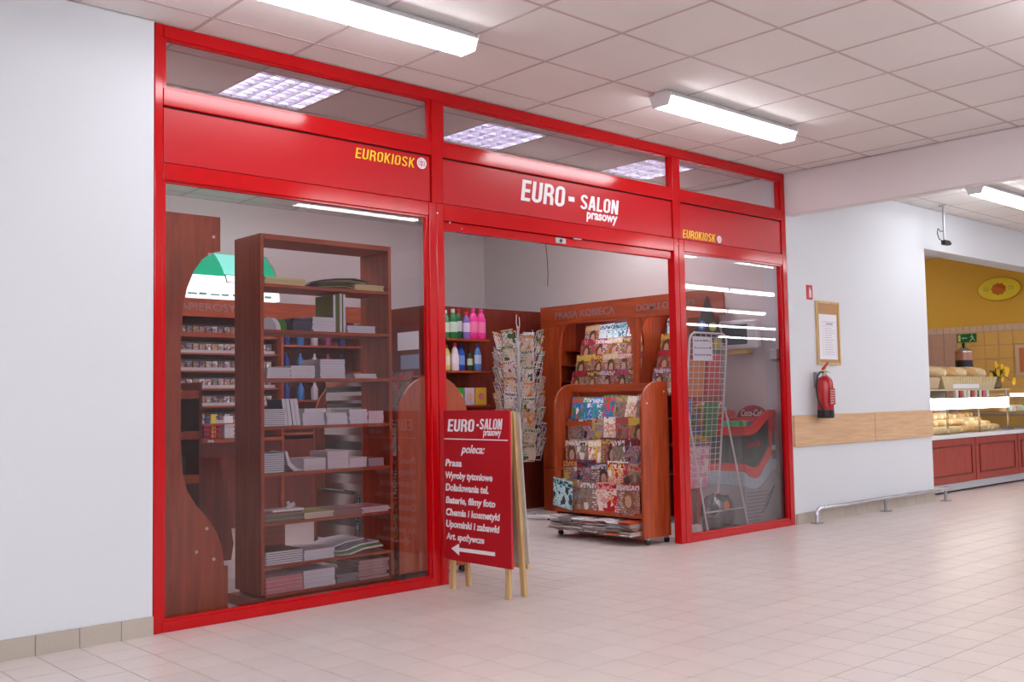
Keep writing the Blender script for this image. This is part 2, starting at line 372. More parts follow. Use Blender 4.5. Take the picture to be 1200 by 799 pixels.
def tag(o, label, cat, group=None):
    o['label'] = label; o['category'] = cat
    if group: o['group'] = group
    return o
def thing(name, label, cat, loc=(0, 0, 0), rot=(0, 0, 0), group=None):
    o = bpy.data.objects.new(name, None); o.empty_display_size = 0.1; C.objects.link(o)
    o.location = loc; o.rotation_euler = rot
    return tag(o, label, cat, group)
def struct(name, mb, m, **k): return mb.build(name, m, kind='structure', **k)
def dup(o, loc=None, rot=None, label=None, group=None, par=None):
    r = o.copy(); C.objects.link(r)
    if loc is not None: r.location = loc
    if rot is not None: r.rotation_euler = rot
    if label: r['label'] = label
    if group: r['group'] = group
    if par is not None: r.parent = par
    for ch in list(o.children):
        dup(ch, par=r)
    return r
def part_copy(o, loc, rot=None):
    r = o.copy(); C.objects.link(r); r.location = loc
    if rot is not None: r.rotation_euler = rot
    return r

def text(s_, name, m, parent, origin, W, Hh, face='-y', shear=0.0, bold=0.012, depth=0.002, world=True):
    """letters fitted to W x Hh, standing on origin (lower left corner as read)"""
    cu = bpy.data.curves.new('lettering', 'FONT'); cu.body = s_; cu.size = 1; cu.shear = shear; cu.offset = bold; cu.extrude = 0.05; cu.resolution_u = 3
    tmp = bpy.data.objects.new('tmp', cu); C.objects.link(tmp)
    dg = bpy.context.evaluated_depsgraph_get()
    me = bpy.data.meshes.new_from_object(tmp.evaluated_get(dg))
    bpy.data.objects.remove(tmp); bpy.data.curves.remove(cu)
    xs = [v.co.x for v in me.vertices]; ys = [v.co.y for v in me.vertices]
    x0, x1, y0, y1 = min(xs), max(xs), min(ys), max(ys)
    q = Vector(origin)
    if world and parent is not None:
        p = parent
        while p is not None: q = q - p.location; p = p.parent
    for v in me.vertices:
        a = (v.co.x - x0) / (x1 - x0) * W; b = (v.co.y - y0) / (y1 - y0) * Hh; d = (v.co.z + 0.05) / 0.1 * depth
        if face == '-y': v.co = q + Vector((a, -d, b))
        elif face == '-x': v.co = q + Vector((-d, -a, b))
        elif face == '+z': v.co = q + Vector((a, b, d))
    me.materials.clear(); me.materials.append(m); me.name = 'lettering'; me.update()
    o = bpy.data.objects.new(name, me); C.objects.link(o); o.parent = parent
    return o

def _arc(cx, cy, rx, ry, a0, a1, n=7):
    return [(cx + rx * math.cos(R(a0 + (a1 - a0) * k / n)), cy + ry * math.sin(R(a0 + (a1 - a0) * k / n))) for k in range(n + 1)]
GLYPH = {  # heavy condensed capitals as strokes in a 0.5 x 1 cell (centre lines)
    'E': (0.44, [[(0.09, 0), (0.09, 1)], [(0.09, 0.925), (0.43, 0.925)], [(0.09, 0.5), (0.40, 0.5)], [(0.09, 0.075), (0.43, 0.075)]]),
    'U': (0.50, [[(0.09, 1), (0.09, 0.22)] + _arc(0.25, 0.22, 0.16, 0.145, 180, 360) + [(0.41, 1)]]),
    'R': (0.50, [[(0.09, 0), (0.09, 1)], [(0.09, 0.925), (0.25, 0.925)] + _arc(0.26, 0.71, 0.15, 0.215, 90, -90) + [(0.09, 0.495)], [(0.27, 0.49), (0.37, 0.42), (0.41, 0.30), (0.42, 0)]]),
    'O': (0.50, [_arc(0.25, 0.78, 0.16, 0.145, 0, 180) + _arc(0.25, 0.22, 0.16, 0.145, 180, 360) + [(0.41, 0.78)]]),
    'S': (0.50, [_arc(0.25, 0.77, 0.16, 0.155, 0, 180) + [(0.10, 0.66), (0.19, 0.56), (0.32, 0.44), (0.405, 0.34)] + [(0.41, 0.23)] + _arc(0.25, 0.23, 0.16, 0.155, 0, -180)]),
    'A': (0.52, [[(0.08, 0), (0.235, 1)], [(0.285, 1), (0.44, 0)], [(0.14, 0.28), (0.38, 0.28)]]),
    'L': (0.42, [[(0.09, 0), (0.09, 1)], [(0.09, 0.075), (0.41, 0.075)]]),
    'N': (0.52, [[(0.09, 0), (0.09, 1)], [(0.43, 0), (0.43, 1)], [(0.11, 0.97), (0.41, 0.03)]]),
    'K': (0.50, [[(0.09, 0), (0.09, 1)], [(0.12, 0.42), (0.41, 1)], [(0.20, 0.55), (0.43, 0)]]),
    'I': (0.20, [[(0.10, 0), (0.10, 1)]]),
}
def caps(s_, m, parent, origin, W, Hh, face='-y', shear=0.15, weight=0.155, depth=0.002):
    q = Vector(origin); p = parent
    while p is not None: q = q - p.location; p = p.parent
    total = sum(GLYPH[c][0] for c in s_) + 0.06 * (len(s_) - 1)
    x0 = 0
    mb = MB()
    def put(px, py, d):
        a = px / total * (W - shear * Hh) + shear * py * Hh; b = py * Hh
        return tuple(q + (Vector((a, -d, b)) if face == '-y' else Vector((-d, -a, b))))
    for c in s_:
        adv, strokes = GLYPH[c]
        for st in strokes:
            n = len(st); L_, R_ = [], []
            hw = weight / 2
            for i in range(n):
                ax, ay = st[max(i - 1, 0)]; bx, by = st[min(i + 1, n - 1)]
                dx, dy = bx - ax, by - ay; l = math.hypot(dx, dy) or 1
                hx, hy = -dy / l * hw * (1.0 if abs(dy) > abs(dx) else 0.95), dx / l * hw
                L_.append((st[i][0] + hx, st[i][1] + hy)); R_.append((st[i][0] - hx, st[i][1] - hy))
            b = len(mb.v)
            dd = depth + 0.00025 * strokes.index(st)
            for i in range(n):
                for (u, v_), d in ((L_[i], 0), (R_[i], 0), (L_[i], dd), (R_[i], dd)): mb.v.append(put(x0 + u, min(1, max(0, v_)), d))
            for i in range(n - 1):
                k = b + 4 * i
                mb.quad((k + 2, k + 3, k + 7, k + 6)); mb.quad((k, k + 2, k + 6, k + 4)); mb.quad((k + 3, k + 1, k + 5, k + 7))
            k = b + 4 * (n - 1)
            mb.quad((b, b + 1, b + 3, b + 2)); mb.quad((k, k + 2, k + 3, k + 1))
        x0 += adv + 0.06
    o = mb.build('lettering', m); o.parent = parent; o['kind'] = 'part_lettering'; del o['kind']
    return o

def proj(p):
    d = Vector(p) - CAM; z = d.dot(_fw)
    if z < 0.05: return None
    return 600 + FOC * d.dot(_r2) / z, 399.5 - FOC * d.dot(_u2) / z

# ================================================================== SETTING
# floor: slab with painted joints far off, real tiles where the photograph shows them
fl = struct('floor', MB().box(-4, 32, -16, 5, -0.1, -0.004), FLOORB)
tile_me = MB().box(0.0025, 0.1975, 0.0025, 0.1975, -0.004, 0).mesh('tile', FLOORT)
cand = []
for i in range(-8, 80):
    for j in range(-24, 21):
        x, y = i * 0.2 - 0.005, j * 0.2
        if j >= 0 and not (1.36 < x < 7.0): 
            if not (j <= 0 and x > 9.7): continue
        cs = [proj((x + a, y + b, 0)) for a, b in ((0, 0), (0.2, 0), (0.2, 0.2), (0, 0.2))]
        if any(c is None for c in cs): continue
        if max(c[0] for c in cs) < -20 or min(c[0] for c in cs) > 1220 or min(c[1] for c in cs) > 815: continue
        A = abs(sum(cs[k][0] * cs[(k + 1) % 4][1] - cs[(k + 1) % 4][0] * cs[k][1] for k in range(4))) / 2
        if j >= 0: A *= 0.3
        cand.append((A, x, y))
cand.sort(reverse=True)
for A, x, y in cand[:300]:
    o = bpy.data.objects.new('tile', tile_me); C.objects.link(o); o.parent = fl; o.location = (x, y, 0)
rest = MB()
for A, x, y in cand[300:]:
    rest.box(x + 0.0025, x + 0.1975, y + 0.0025, y + 0.1975, -0.004, 0)
rest.build('tile', FLOORT, fl, kind='stuff')

# ceiling: tiles laid on a grid of bars, recessed lamps in place of three tiles
ceil = struct('ceiling', MB().box(-4, -1.433, -16, 0, H + 0.004, H + 0.1).box(7.29, 32, -16, 5, H + 0.004, H + 0.1)
              .box(-1.433, 7.29, -16, -4.438, H + 0.004, H + 0.1).box(-1.433, 7.29, -4.438, 4.3, H + 0.22, H + 0.3), CEILB)
xs = [-1.433 + 0.6 * i for i in range(15)] + [7.167]
ys = [-4.438 + 0.6 * i for i in range(8)] + [0.0] + [0.362 + 0.6 * i for i in range(7)] + [4.15]
LOUV = [(2.167, 0.362), (3.967, 0.362), (5.767, 0.362), (2.767, 2.762), (5.167, 2.762)]
tcache = {}
for i in range(15):
    for j in range(len(ys) - 1):
        x0, x1, y0, y1 = xs[i], xs[i + 1], ys[j], ys[j + 1]
        if y0 >= 0 and x1 < 1.2: continue
        if any(abs(x0 - a) < 0.05 and abs(y0 - b) < 0.05 for a, b in LOUV): continue
        k = (round(x1 - x0, 3), round(y1 - y0, 3))
        if k not in tcache:
            tcache[k] = MB().box(0.007, k[0] - 0.007, 0.007, k[1] - 0.007, 0.003, 0.018).mesh('tile', CEILT)
        o = bpy.data.objects.new('tile', tcache[k]); C.objects.link(o); o.parent = ceil; o.location = (x0, y0, H)
for x in xs[:-1]:
    MB().box(x - 0.008, x + 0.008, -4.438, 0.0 if x < 1.2 else 4.15, H, H + 0.006).build('grid_bar', TBAR, ceil)
for y in ys[:-1]:
    if abs(y) < 1e-6: continue
    MB().box(-1.433 if y < 0 else 1.2, 7.167, y - 0.008, y + 0.008, H - 0.0006, H + 0.0052).build('grid_bar', TBAR, ceil)

# walls of the hall
struct('wall_left', MB().box(-4, 1.355, 0, 0.15, 0, H), WALL)
struct('wall_right', MB().box(7.175, 9.83, 0, 0.25, 0, H).box(9.83, 16, 0, 0.25, 2.69, H), WALL)
struct('ceiling_beam', MB().box(7.17, 7.29, -9.0, -0.001, 2.757, H), BEAM)
struct('wall_hall_west', MB().box(-4.1, -4, -16, 0.15, 0, H), WALL)
struct('wall_hall_south', MB().box(-4.1, 32, -16.1, -16, 0, H), WALL)
struct('wall_hall_east', MB().box(32, 32.1, -16, 5, 0, H), WALL)
# shop walls
struct('wall_shop_back', MB().box(1.2, 7.3, 4.15, 4.25, 0, H), WALLIN)
struct('wall_shop_right', MB().box(7.175, 7.3, 0.25, 4.15, 0, H), WALLIN)
struct('wall_shop_left', MB().box(1.2, 1.3, 0.15, 4.15, 0, H), WALLIN)

def skirting(name, x0, x1):
    b = struct(name, MB().box(x0, x1, -0.008, 0, 0, 0.09), GROUT)
    k = math.floor(x0 / 0.2) - 1
    while True:
        a = max(x0, k * 0.2 - 0.005 + 0.002); c = min(x1, (k + 1) * 0.2 - 0.005 - 0.002); k += 1
        if a > x1: break
        if c - a < 0.02: continue
        MB().box(a, c, -0.013, -0.004, 0, 0.094).build('tile', BASET, b)
skirting('baseboard_left', -0.6, 1.355)
skirting('baseboard_right', 7.18, 9.83)
t1 = struct('trim_1', MB().box(7.18, 9.83, -0.012, 0, 0.69, 0.955), BEECH)
for a, b in ((7.182, 8.60), (8.606, 9.828)):
    MB().box(a, b, -0.02, -0.004, 0.683, 0.962).build('panel', BEECH, t1, bevel=0.002)

# bakery niche
struct('wall_bakery_back', MB().box(9.6, 14.2, 4.9, 5.0, 0, H), YELLOW)
struct('wall_bakery_left', MB().box(9.5, 9.6, 0.25, 4.9, 0, H), YELLOW)
wb = struct('wall_bakery_right', MB().box(14.006, 14.2, 0.25, 4.9, 0, H), YELLOW)
wj = MB().box(14.0, 14.006, 0.25, 3.2, 0.8, 2.09).build('joint_mortar', GROUT, wb)
Y0 = 1.55
for j in range(-9, 7):
    ya = Y0 + (j - 0) * 0.195 - 0.0
    yb = ya + 0.195
    if yb < 0.26: continue
    for k in range(6):
        z1 = 2.0 - k * 0.195
        mm = PTILE if ya >= Y0 - 0.01 else YTILE
        MB().box(13.992, 14.001, ya + 0.0025, yb - 0.0025, z1 - 0.1925, z1 - 0.0025).build('tile', mm, wb)
for j in range(-13, 16):
    ya = Y0 + j * 0.0975
    if ya < 0.26: continue
    MB().box(13.990, 14.001, ya + 0.002, ya + 0.0955, 2.002, 2.09).build('tile', BTILE, wb)

# ================================================================== SHOPFRONT
sf = thing('shopfront', 'glazed red aluminium shop front with sign panels and an open doorway', 'shopfront', (1.36, 0.0, 0))
def bar(name, x0, x1, z0, z1, y0=0.0, y1=0.07, m=RED, bevel=0.004, parent=None):
    return MB().box(x0, x1, y0, y1, z0, z1).build(name, m, parent or sf, world=True, bevel=bevel)
bar('post', 1.36, 1.405, 0, 3.13)
bar('post', 3.163, 3.252, 2.40, 3.06)
bar('post', 3.136, 3.192, 0, 2.40)
bar('post', 3.196, 3.256, 0, 2.40)
bar('post', 5.575, 5.665, 2.40, 3.06)
bar('post', 5.575, 5.632, 0, 2.40)
bar('post', 5.636, 5.70, 0, 2.40)
bar('post', 7.108, 7.172, 0, 3.13)
bar('top_rail', 1.406, 7.107, 3.062, 3.129)
for (a, b) in ((1.406, 3.162), (3.253, 5.574), (5.666, 7.107)):
    bar('transom', a, b, 2.702, 2.795)
    # dark seams where the panel meets its frame
    MB().box(a + 0.001, b - 0.001, 0.02, 0.05, 2.402, 2.701).build('seal', GASKET, sf, world=True)
sp1 = bar('sign_panel', 1.412, 3.155, 2.405, 2.692, 0.012, 0.03, REDP, 0.002)
sp2 = bar('sign_panel', 3.260, 5.567, 2.405, 2.692, 0.012, 0.03, REDP, 0.002)
sp3 = bar('sign_panel', 5.672, 7.100, 2.405, 2.692, 0.012, 0.03, REDP, 0.002)
bar('lower_rail', 1.406, 3.135, 2.312, 2.400)
bar('lower_rail', 3.257, 5.574, 2.295, 2.400)
bar('lower_rail', 5.701, 7.107, 2.305, 2.400)
tr = bar('door_track', 3.257, 5.574, 2.235, 2.293, 0.02, 0.06)
bar('sill', 1.406, 3.135, 0.0, 0.055)
bar('sill', 5.701, 7.107, 0.0, 0.055)
# glazing beads (set back, darker in their own shadow) and panes
def glazing(x0, x1, z0, z1):
    for a, b, c, d in ((x0, x0 + 0.02, z0, z1), (x1 - 0.02, x1, z0, z1), (x0 + 0.02, x1 - 0.02, z0, z0 + 0.012), (x0 + 0.02, x1 - 0.02, z1 - 0.012, z1)):
        bar('glazing_bead', a, b, c, d, 0.012, 0.04, RED, 0.0)
    p = MB(); p.box(x0 + 0.004, x1 - 0.004, 0.0495, 0.0505, z0 + 0.004, z1 - 0.004)
    # single sheet: keep only the front face
    p.f = [p.f[2]]; p.m = [0]
    g = p.build('glass_pane', GLASS, sf, world=True)
glazing(1.405, 3.136, 0.055, 2.312)
glazing(5.70, 7.108, 0.055, 2.305)
glazing(1.405, 3.163, 2.795, 3.062)
glazing(3.252, 5.575, 2.795, 3.062)
glazing(5.665, 7.108, 2.795, 3.062)
for x, z in ((3.20, 2.335), (5.62, 2.36), (3.30, 2.285), (3.40, 2.255)):
    MB().cyl((x, -0.003, z), (x, 0.004, z), 0.006, n=10).build('screw_cap', CHROME, sf, world=True)
lp = MB().box(4.275, 4.375, 0.016, 0.022, 2.245, 2.285).build('lock_plate', STEEL, sf, world=True, bevel=0.003)
MB().cyl((4.325, 0.01, 2.265), (4.325, 0.0155, 2.265), 0.012, n=16).build('keyhole', BLACK, lp, world=True)
MB().box(4.44, 4.52, 0.0, 0.02, 2.286, 2.293).build('door_catch', STEEL, sf, world=True)
caps('EURO', LETW, sp2, (3.935, 0.0115, 2.508), 0.445, 0.147)
MB().box(4.405, 4.465, 0.0095, 0.0115, 2.558, 2.592).build('lettering', LETW, sp2, world=True)
caps('SALON', LETW, sp2, (4.52, 0.0115, 2.516), 0.425, 0.107)
text('prasowy', 'lettering', LETW, sp2, (4.585, 0.0115, 2.428), 0.34, 0.074, bold=0.03, shear=0.12)
caps('EUROKIOSK', LETY, sp1, (2.59, 0.0115, 2.602), 0.45, 0.064, weight=0.11)
caps('EUROKIOSK', LETY, sp3, (5.70, 0.0115, 2.417), 0.44, 0.068, weight=0.11)
def globe(x, z, r, parent):
    m = MB()
    def ring(rx, rz, tr=0.0045):
        m.tube([(x + rx * math.cos(t * PI / 12), 0.0095, z + rz * math.sin(t * PI / 12)) for t in range(24)], tr, n=4, closed=True)
    ring(r, r, 0.005); ring(r * 0.45, r, 0.003)
    m.box(x - r, x + r, 0.0085, 0.0105, z - 0.002, z + 0.002); m.box(x - 0.002, x + 0.002, 0.0085, 0.0105, z - r, z + r)
    m.box(x - r * 0.87, x + r * 0.87, 0.0085, 0.0105, z + r * 0.45, z + r * 0.45 + 0.004); m.box(x - r * 0.87, x + r * 0.87, 0.0085, 0.0105, z - r * 0.45 - 0.004, z - r * 0.45)
    m.build('globe_emblem', LETW, parent, world=True)
globe(3.088, 2.64, 0.032, sp1); globe(6.185, 2.447, 0.026, sp3)

# ================================================================== LAMPS
def strip_lamp(label):
    t = thing('strip_lamp', label, 'ceiling lamp', (0, 0, H))
    MB().prism([(-0.05, 0), (0.05, 0), (0.1, -0.05), (-0.1, -0.05)], 'x', -0.73, 0.73).build('housing', WHITE, t)
    MB().prism([(-0.07, -0.051), (0.07, -0.051), (0.058, -0.1), (-0.058, -0.1)], 'x', -0.725, 0.725).build('diffuser', TUBE, t)
    for s in (-1, 1):
        MB().prism([(-0.095, -0.02), (0.095, -0.02), (0.062, -0.104), (-0.062, -0.104)], 'x', s * 0.7305, s * 0.738).build('end_cap', WHITE, t)
    return t
L0 = strip_lamp('white fluorescent strip lamp on the hall ceiling above the left bay of the shop front'); L0.location = (2.0, -0.88, H)
dup(L0, (5.08, -0.90, H), label='white fluorescent strip lamp on the hall ceiling in front of the sign reading EURO - SALON')
dup(L0, (9.72, -0.92, H), label='white fluorescent strip lamp beyond the ceiling beam, near the security camera')
for y in (-3.32, -4.5, -5.8, -7.1, -8.5, -10.0, -11.5, -14.5):  # rows mirrored in the panes, plus unseen lamps added to light the facade
    xl = {-4.5: [-2.8, -1.2, 0.4, 2.0, 8.2, 9.8], -7.1: [-2.8, -1.2, 0.4, 2.0, 3.5, 9.8, 11.4, 13.0], -10.0: [-2.8, -1.2, 0.4, 2.0, 3.6, 12.0, 13.6, 15.2], -3.32: [-0.4, 4.9, 9.6, 12.0, 15.5, 19], -5.8: [-2.0, 0.0, 2.4, 9.2, 11.4, 13.7, 15.2, 19, 22],
          -8.5: [-2.0, 0.5, 3.0, 11.3, 14.0, 17.4, 18.9, 22.5], -11.5: [-1.5, 1.5, 4.6, 14, 17, 20.7, 22.2, 23.7, 25.2], -14.5: [0, 4, 16, 20, 26.7, 28.2, 29.7]}[y]
    for x in xl:
        dup(L0, (x, y, H), label='white fluorescent strip lamp in the rows over the hall, some added as unseen fill', group='strip lamps over the hall')

for q_, (x, y) in enumerate(((12.6, 2.6),)):  # lamp added out of sight to lift the bakery's light
    dup(L0, (x, y, H), label='unseen strip lamp added to brighten the bakery, behind the header above the opening')
for x, y in ((1.9, 1.5), (3.4, 2.5), (5.2, 1.5), (6.35, 1.45)):  # unseen lamps added to brighten the shop interior
    if True:
        dup(L0, (x, y, H), label='strip lamp added to light the shop, hidden from the hall by the sign panels', group='fill lamps added inside the shop')
def louvre(label, grp=None):
    t = thing('louvre_lamp', label, 'ceiling lamp', (0, 0, H), group=grp)
    m = MB().box(0.008, 0.592, 0.008, 0.592, 0.10, 0.105)
    m.box(0.008, 0.012, 0.008, 0.592, 0.002, 0.10).box(0.588, 0.592, 0.008, 0.592, 0.002, 0.10).box(0.012, 0.588, 0.008, 0.012, 0.002, 0.10).box(0.012, 0.588, 0.588, 0.592, 0.002, 0.10)
    m.build('tray', WHITE, t)
    for k in range(4):
        y = 0.085 + k * 0.143
        MB().cyl((0.02, y, 0.075), (0.58, y, 0.075), 0.013, n=8).build('tube', LTUBE, t)
    for k in range(5):
        x = 0.1 + k * 0.1
        MB().prism([(x - 0.014, 0.056), (x + 0.014, 0.056), (x + 0.005, 0.0), (x - 0.005, 0.0)], 'y', 0.013, 0.587).build('blade', FOIL, t)
    for k in range(8):
        y = 0.013 + 0.0715 * k + 0.036
        MB().box(0.013, 0.587, y - 0.005, y + 0.005, 0.004, 0.056).build('blade', FOIL, t)
    return t
l0 = louvre('square louvred lamp in the shop ceiling behind the left top window'); l0.location = (2.167, 0.362, H)
dup(l0, (3.967, 0.362, H), label='square louvred lamp in the shop ceiling behind the middle top window, left one')
dup(l0, (5.767, 0.362, H), label='square louvred lamp in the shop ceiling partly hidden by the third red post')
for x, y in LOUV[3:]:  # extra louvred lamps, out of sight, added for more light in the shop
    dup(l0, (x, y, H), label='unseen square louvred lamp added as fill deeper in the shop ceiling', group='louvred fill lamps added deep in the shop')


# ================================================================== A-FRAME SIGN
rnd = random.Random(7)
af = thing('folding_sign', 'red standing sign board on pine legs with white lettering and an arrow, in the doorway', 'sign', (3.22, -0.39, 0))
lean = 0.035
def leg(x0, x1, y, ztop=1.075, wd=0.035, side=1):
    T = Matrix(((1, 0, (x1 - x0) / ztop, x0), (0, 1, 0, y), (0, 0, 1, 0), (0, 0, 0, 1)))
    MB().box(-0.011, 0.011, 0, wd, 0, ztop, T=T).build('leg', PINE, af, world=True, bevel=0.002)
leg(3.175, 3.205, -0.155); leg(3.175, 3.205, -0.66)
leg(3.30, 3.232, -0.155); leg(3.30, 3.232, -0.66)
MB().box(3.17, 3.19, -0.12, -0.119, 0.2, 0.21)
brd = MB().box(3.158, 3.172, -0.695, -0.088, 0.178, 1.085).build('sign_board', mat('sign_board_red', srgb(190, 18, 34), rough=0.3, noise=0.02, scale=2), af, world=True, bevel=0.001)
MB().box(3.20, 3.212, -0.625, -0.155, 1.03, 1.07).build('top_batten', PINE, af, world=True)
T2 = Matrix(((1, 0, (3.243 - 3.316) / 1.075, 3.316), (0, 1, 0, 0), (0, 0, 1, 0), (0, 0, 0, 1)))
MB().box(-0.004, 0.002, -0.69, -0.10, 0.19, 1.07, T=T2).build('back_board', plain(196, 190, 180, 0.6), af, world=True)
MB().box(0.004, 0.022, -0.665, -0.115, 0.16, 0.2, T=T2).build('cross_batten', PINE, af, world=True)
for y in (-0.14, -0.645): MB().cyl((3.205, y, 1.055), (3.234, y, 1.055), 0.006, n=8).build('hinge', STEEL, af, world=True)
fx = 3.1575
def stext(s_, y0, y1, z0, h, bold=0.015, sh=0.2):
    text(s_, 'lettering', LETW, brd, (fx, y0, z0), y0 - y1, h, face='-x', shear=sh, bold=bold, depth=0.0015)
caps('EURO', LETW, brd, (fx, -0.128, 0.957), 0.262, 0.075, face='-x', depth=0.0015)
MB().box(fx - 0.0015, fx, -0.425, -0.405, 0.99, 1.003).build('lettering', LETW, brd, world=True)
caps('SALON', LETW, brd, (fx, -0.43, 0.972), 0.208, 0.063, face='-x', depth=0.0015)
stext('prasowy', -0.462, -0.625, 0.922, 0.043, 0.02)
MB().box(fx - 0.0015, fx, -0.678, -0.095, 0.9085, 0.9145).build('lettering', LETW, brd, world=True)
stext('poleca:', -0.255, -0.475, 0.812, 0.066, 0.02, 0.35)
for s_, y1, z0, h in (('Prasa', -0.26, 0.744, 0.044), ('Wyroby tytoniowe', -0.54, 0.656, 0.056), ('Doładowania tel.', -0.503, 0.594, 0.046),
                      ('Baterie, filmy foto', -0.562, 0.506, 0.056), ('Chemia i kosmetyki', -0.602, 0.432, 0.057), ('Upominki i zabawki', -0.596, 0.361, 0.057), ('Art. spożywcze', -0.458, 0.288, 0.057)):
    stext(s_, -0.103, y1, z0, h, 0.032, 0.15)
MB().prism([(-0.15, 0.248), (-0.225, 0.283), (-0.225, 0.258), (-0.552, 0.262), (-0.552, 0.24), (-0.225, 0.236), (-0.225, 0.212)], 'x', fx - 0.0015, fx).build('arrow', LETW, brd, world=True)

# ================================================================== BOOKCASE IN THE LEFT BAY
bc = thing('bookcase', 'tall open cherry bookcase full of notebooks behind the left shop window', 'bookcase', (2.04, 0.15, 0))
BX0, BX1, BY0, BY1 = 2.04, 2.945, 0.15, 0.46
for x in (BX0, BX1 - 0.022):
    MB().box(x, x + 0.022, BY0, BY1, 0.08, 2.115).build('side_panel', CHERRY, bc, world=True, bevel=0.0015)
MB().box(BX0 + 0.023, BX1 - 0.023, BY0, BY1, 2.085, 2.115).build('top_panel', CHERRYX, bc, world=True, bevel=0.0015)
SH = [1.83, 1.567, 1.29, 1.015, 0.752, 0.476, 0.236, 0.078]
for z in SH:
    MB().box(BX0 + 0.023, BX1 - 0.023, BY0 + 0.002, BY1 - 0.012, z - 0.018, z).build('shelf', CHERRYX, bc, world=True, bevel=0.001)
MB().box(BX0 + 0.023, BX0 + 0.32, BY1 - 0.012, BY1 - 0.001, 0.25, 0.458).build('back_board', CHERRYX, bc, world=True)
MB().box(BX0 - 0.03, BX1 + 0.03, BY0 - 0.028, BY1 + 0.03, 0.0, 0.055).build('plinth', CHERRYX, bc, world=True, bevel=0.002)

def book(name, label, cat, x0, w_, d, z0, h, page, cover, group, y0=BY0 + 0.03, rot=0.0, tilt=0.0):
    t = MB()
    t.box(0, w_, 0.001, d, min(0.0012, h * .2), h - min(0.0012, h * .2), 0)
    t.box(-0.001, w_ + 0.001, 0, d + 0.001, 0, min(0.0012, h * .2), 1); t.box(-0.001, w_ + 0.001, 0, d + 0.001, h - min(0.0012, h * .2), h, 1)
    o = t.build(name, [page, cover], loc=(x0, y0, z0), rot=(0, tilt, rot))
    return tag(o, label, cat, group)
def stack(name, label, cat, x0, w_, d, z0, total, n, page, covers, y0=BY0 + 0.03, jit=0.004, group=None):
    z = z0 + 0.0006; h = total / n
    for k in range(n):
        lb_ = label if n > 5 else label + ', ' + ({0: 'lowest', n - 1: 'topmost'}.get(k) or {1: 'second up', 2: 'third up', 3: 'fourth up'}[k])
        book(name, lb_, cat, x0 + rnd.uniform(-jit, jit), w_, d, z, h - 0.0006, page, covers[k % len(covers)], (group or label) if n > 5 else None, y0=y0 + rnd.uniform(0, jit * 2), rot=rnd.uniform(-0.02, 0.02) * jit / 0.004)
        z += h
GC = [plain(120, 124, 116), plain(150, 160, 150)]; BL = [plain(44, 54, 96), plain(60, 66, 110)]; WH = [plain(222, 220, 230), plain(206, 204, 216)]
Z = SH
# top shelf
stack('envelope_pack', 'cream envelopes in a low pile, left end of the top shelf', 'envelopes', 2.09, 0.26, 0.2, Z[0], 0.045, 5, CREAMP, [plain(222, 208, 150)])
for k in range(5):
    o = MB().prism([(0, 0), (0.1, 0.014), (0.22, 0.022), (0.33, 0.01), (0.33, 0.006), (0.22, 0.017), (0.1, 0.009), (0, -0.0)], 'y', 0, 0.21).build('paper_bag', [plain(170, 160, 90), plain(120, 92, 50), plain(90, 100, 110), plain(196, 180, 110), plain(80, 84, 90)][k], loc=(2.40 + 0.02 * k, 0.2, Z[0] + 0.001 + 0.013 * k), rot=(0, 0, rnd.uniform(-0.06, 0.06)))
    tag(o, 'wavy coloured gift bag, %s in the top shelf pile' % ['lowest', 'second from the bottom', 'middle one', 'second from the top', 'topmost'][k], 'gift bag')
stack('envelope_pack', 'cream envelopes in a low pile, right end of the top shelf', 'envelopes', 2.70, 0.21, 0.2, Z[0], 0.038, 5, CREAMP, [plain(216, 200, 150)])
# second shelf
for k, (x, cc) in enumerate(((2.12, LGREY), (2.165, WHITE), (2.23, plain(90, 150, 60)))):
    m = MB().prism([(0.052 * math.cos(a * PI / 9), 0.075 * math.sin(a * PI / 9)) for a in range(10)], 'y', 0, 0.03)
    o = m.build('adhesive_roller', cc, loc=(x, 0.2 + 0.03 * k, Z[1] + 0.001), bevel=0.006)
    tag(o, ['grey rounded tape dispenser behind the white one on the second shelf', 'white rounded tape dispenser on the second shelf of the bookcase', 'green rounded tape dispenser beside the dark notebooks'][k], 'tape dispenser')
stack('notebook', 'dark blue notebooks left of the tall green book, second shelf', 'notebook', 2.27, 0.125, 0.19, Z[1], 0.075, 6, plain(90, 84, 110), [plain(56, 44, 70), plain(76, 60, 90)])
stack('notebook', 'white notebooks in the thick pile directly left of the upright green album', 'notebook', 2.40, 0.15, 0.2, Z[1], 0.088, 7, PAGES, WH)
for k, (x, hh, cc) in enumerate(((2.545, 0.225, plain(120, 130, 60)), (2.585, 0.235, plain(196, 206, 150)), (2.603, 0.23, plain(126, 140, 60)))):
    o = MB().box(0, 0.016, 0, 0.2, 0, hh).box(-0.001, 0.0, -0.001, 0.2, 0, hh + 0.002, 1).build('album', [PAGES, cc], loc=(x, 0.19 - 0.01 * k, Z[1] + 0.001))
    tag(o, ['olive photo album standing leftmost of three on the second shelf', 'pale green photo album standing in the middle of three', 'green photo album standing rightmost of three, beside white notepads'][k], 'album')
stack('notebook', 'white notebooks right of the upright albums, second shelf', 'notebook', 2.64, 0.2, 0.19, Z[1], 0.045, 4, PAGES, WH)
o = MB().prism([(0.05 * math.cos(a * PI / 6), 0.11 * math.sin(a * PI / 6)) for a in range(7)], 'y', 0, 0.012).build('desk_pad', GREY, loc=(2.68, 0.33, Z[1] + 0.047), rot=(0, 0, 0)); tag(o, 'grey rounded pad standing behind the white pile on the second shelf', 'pad')
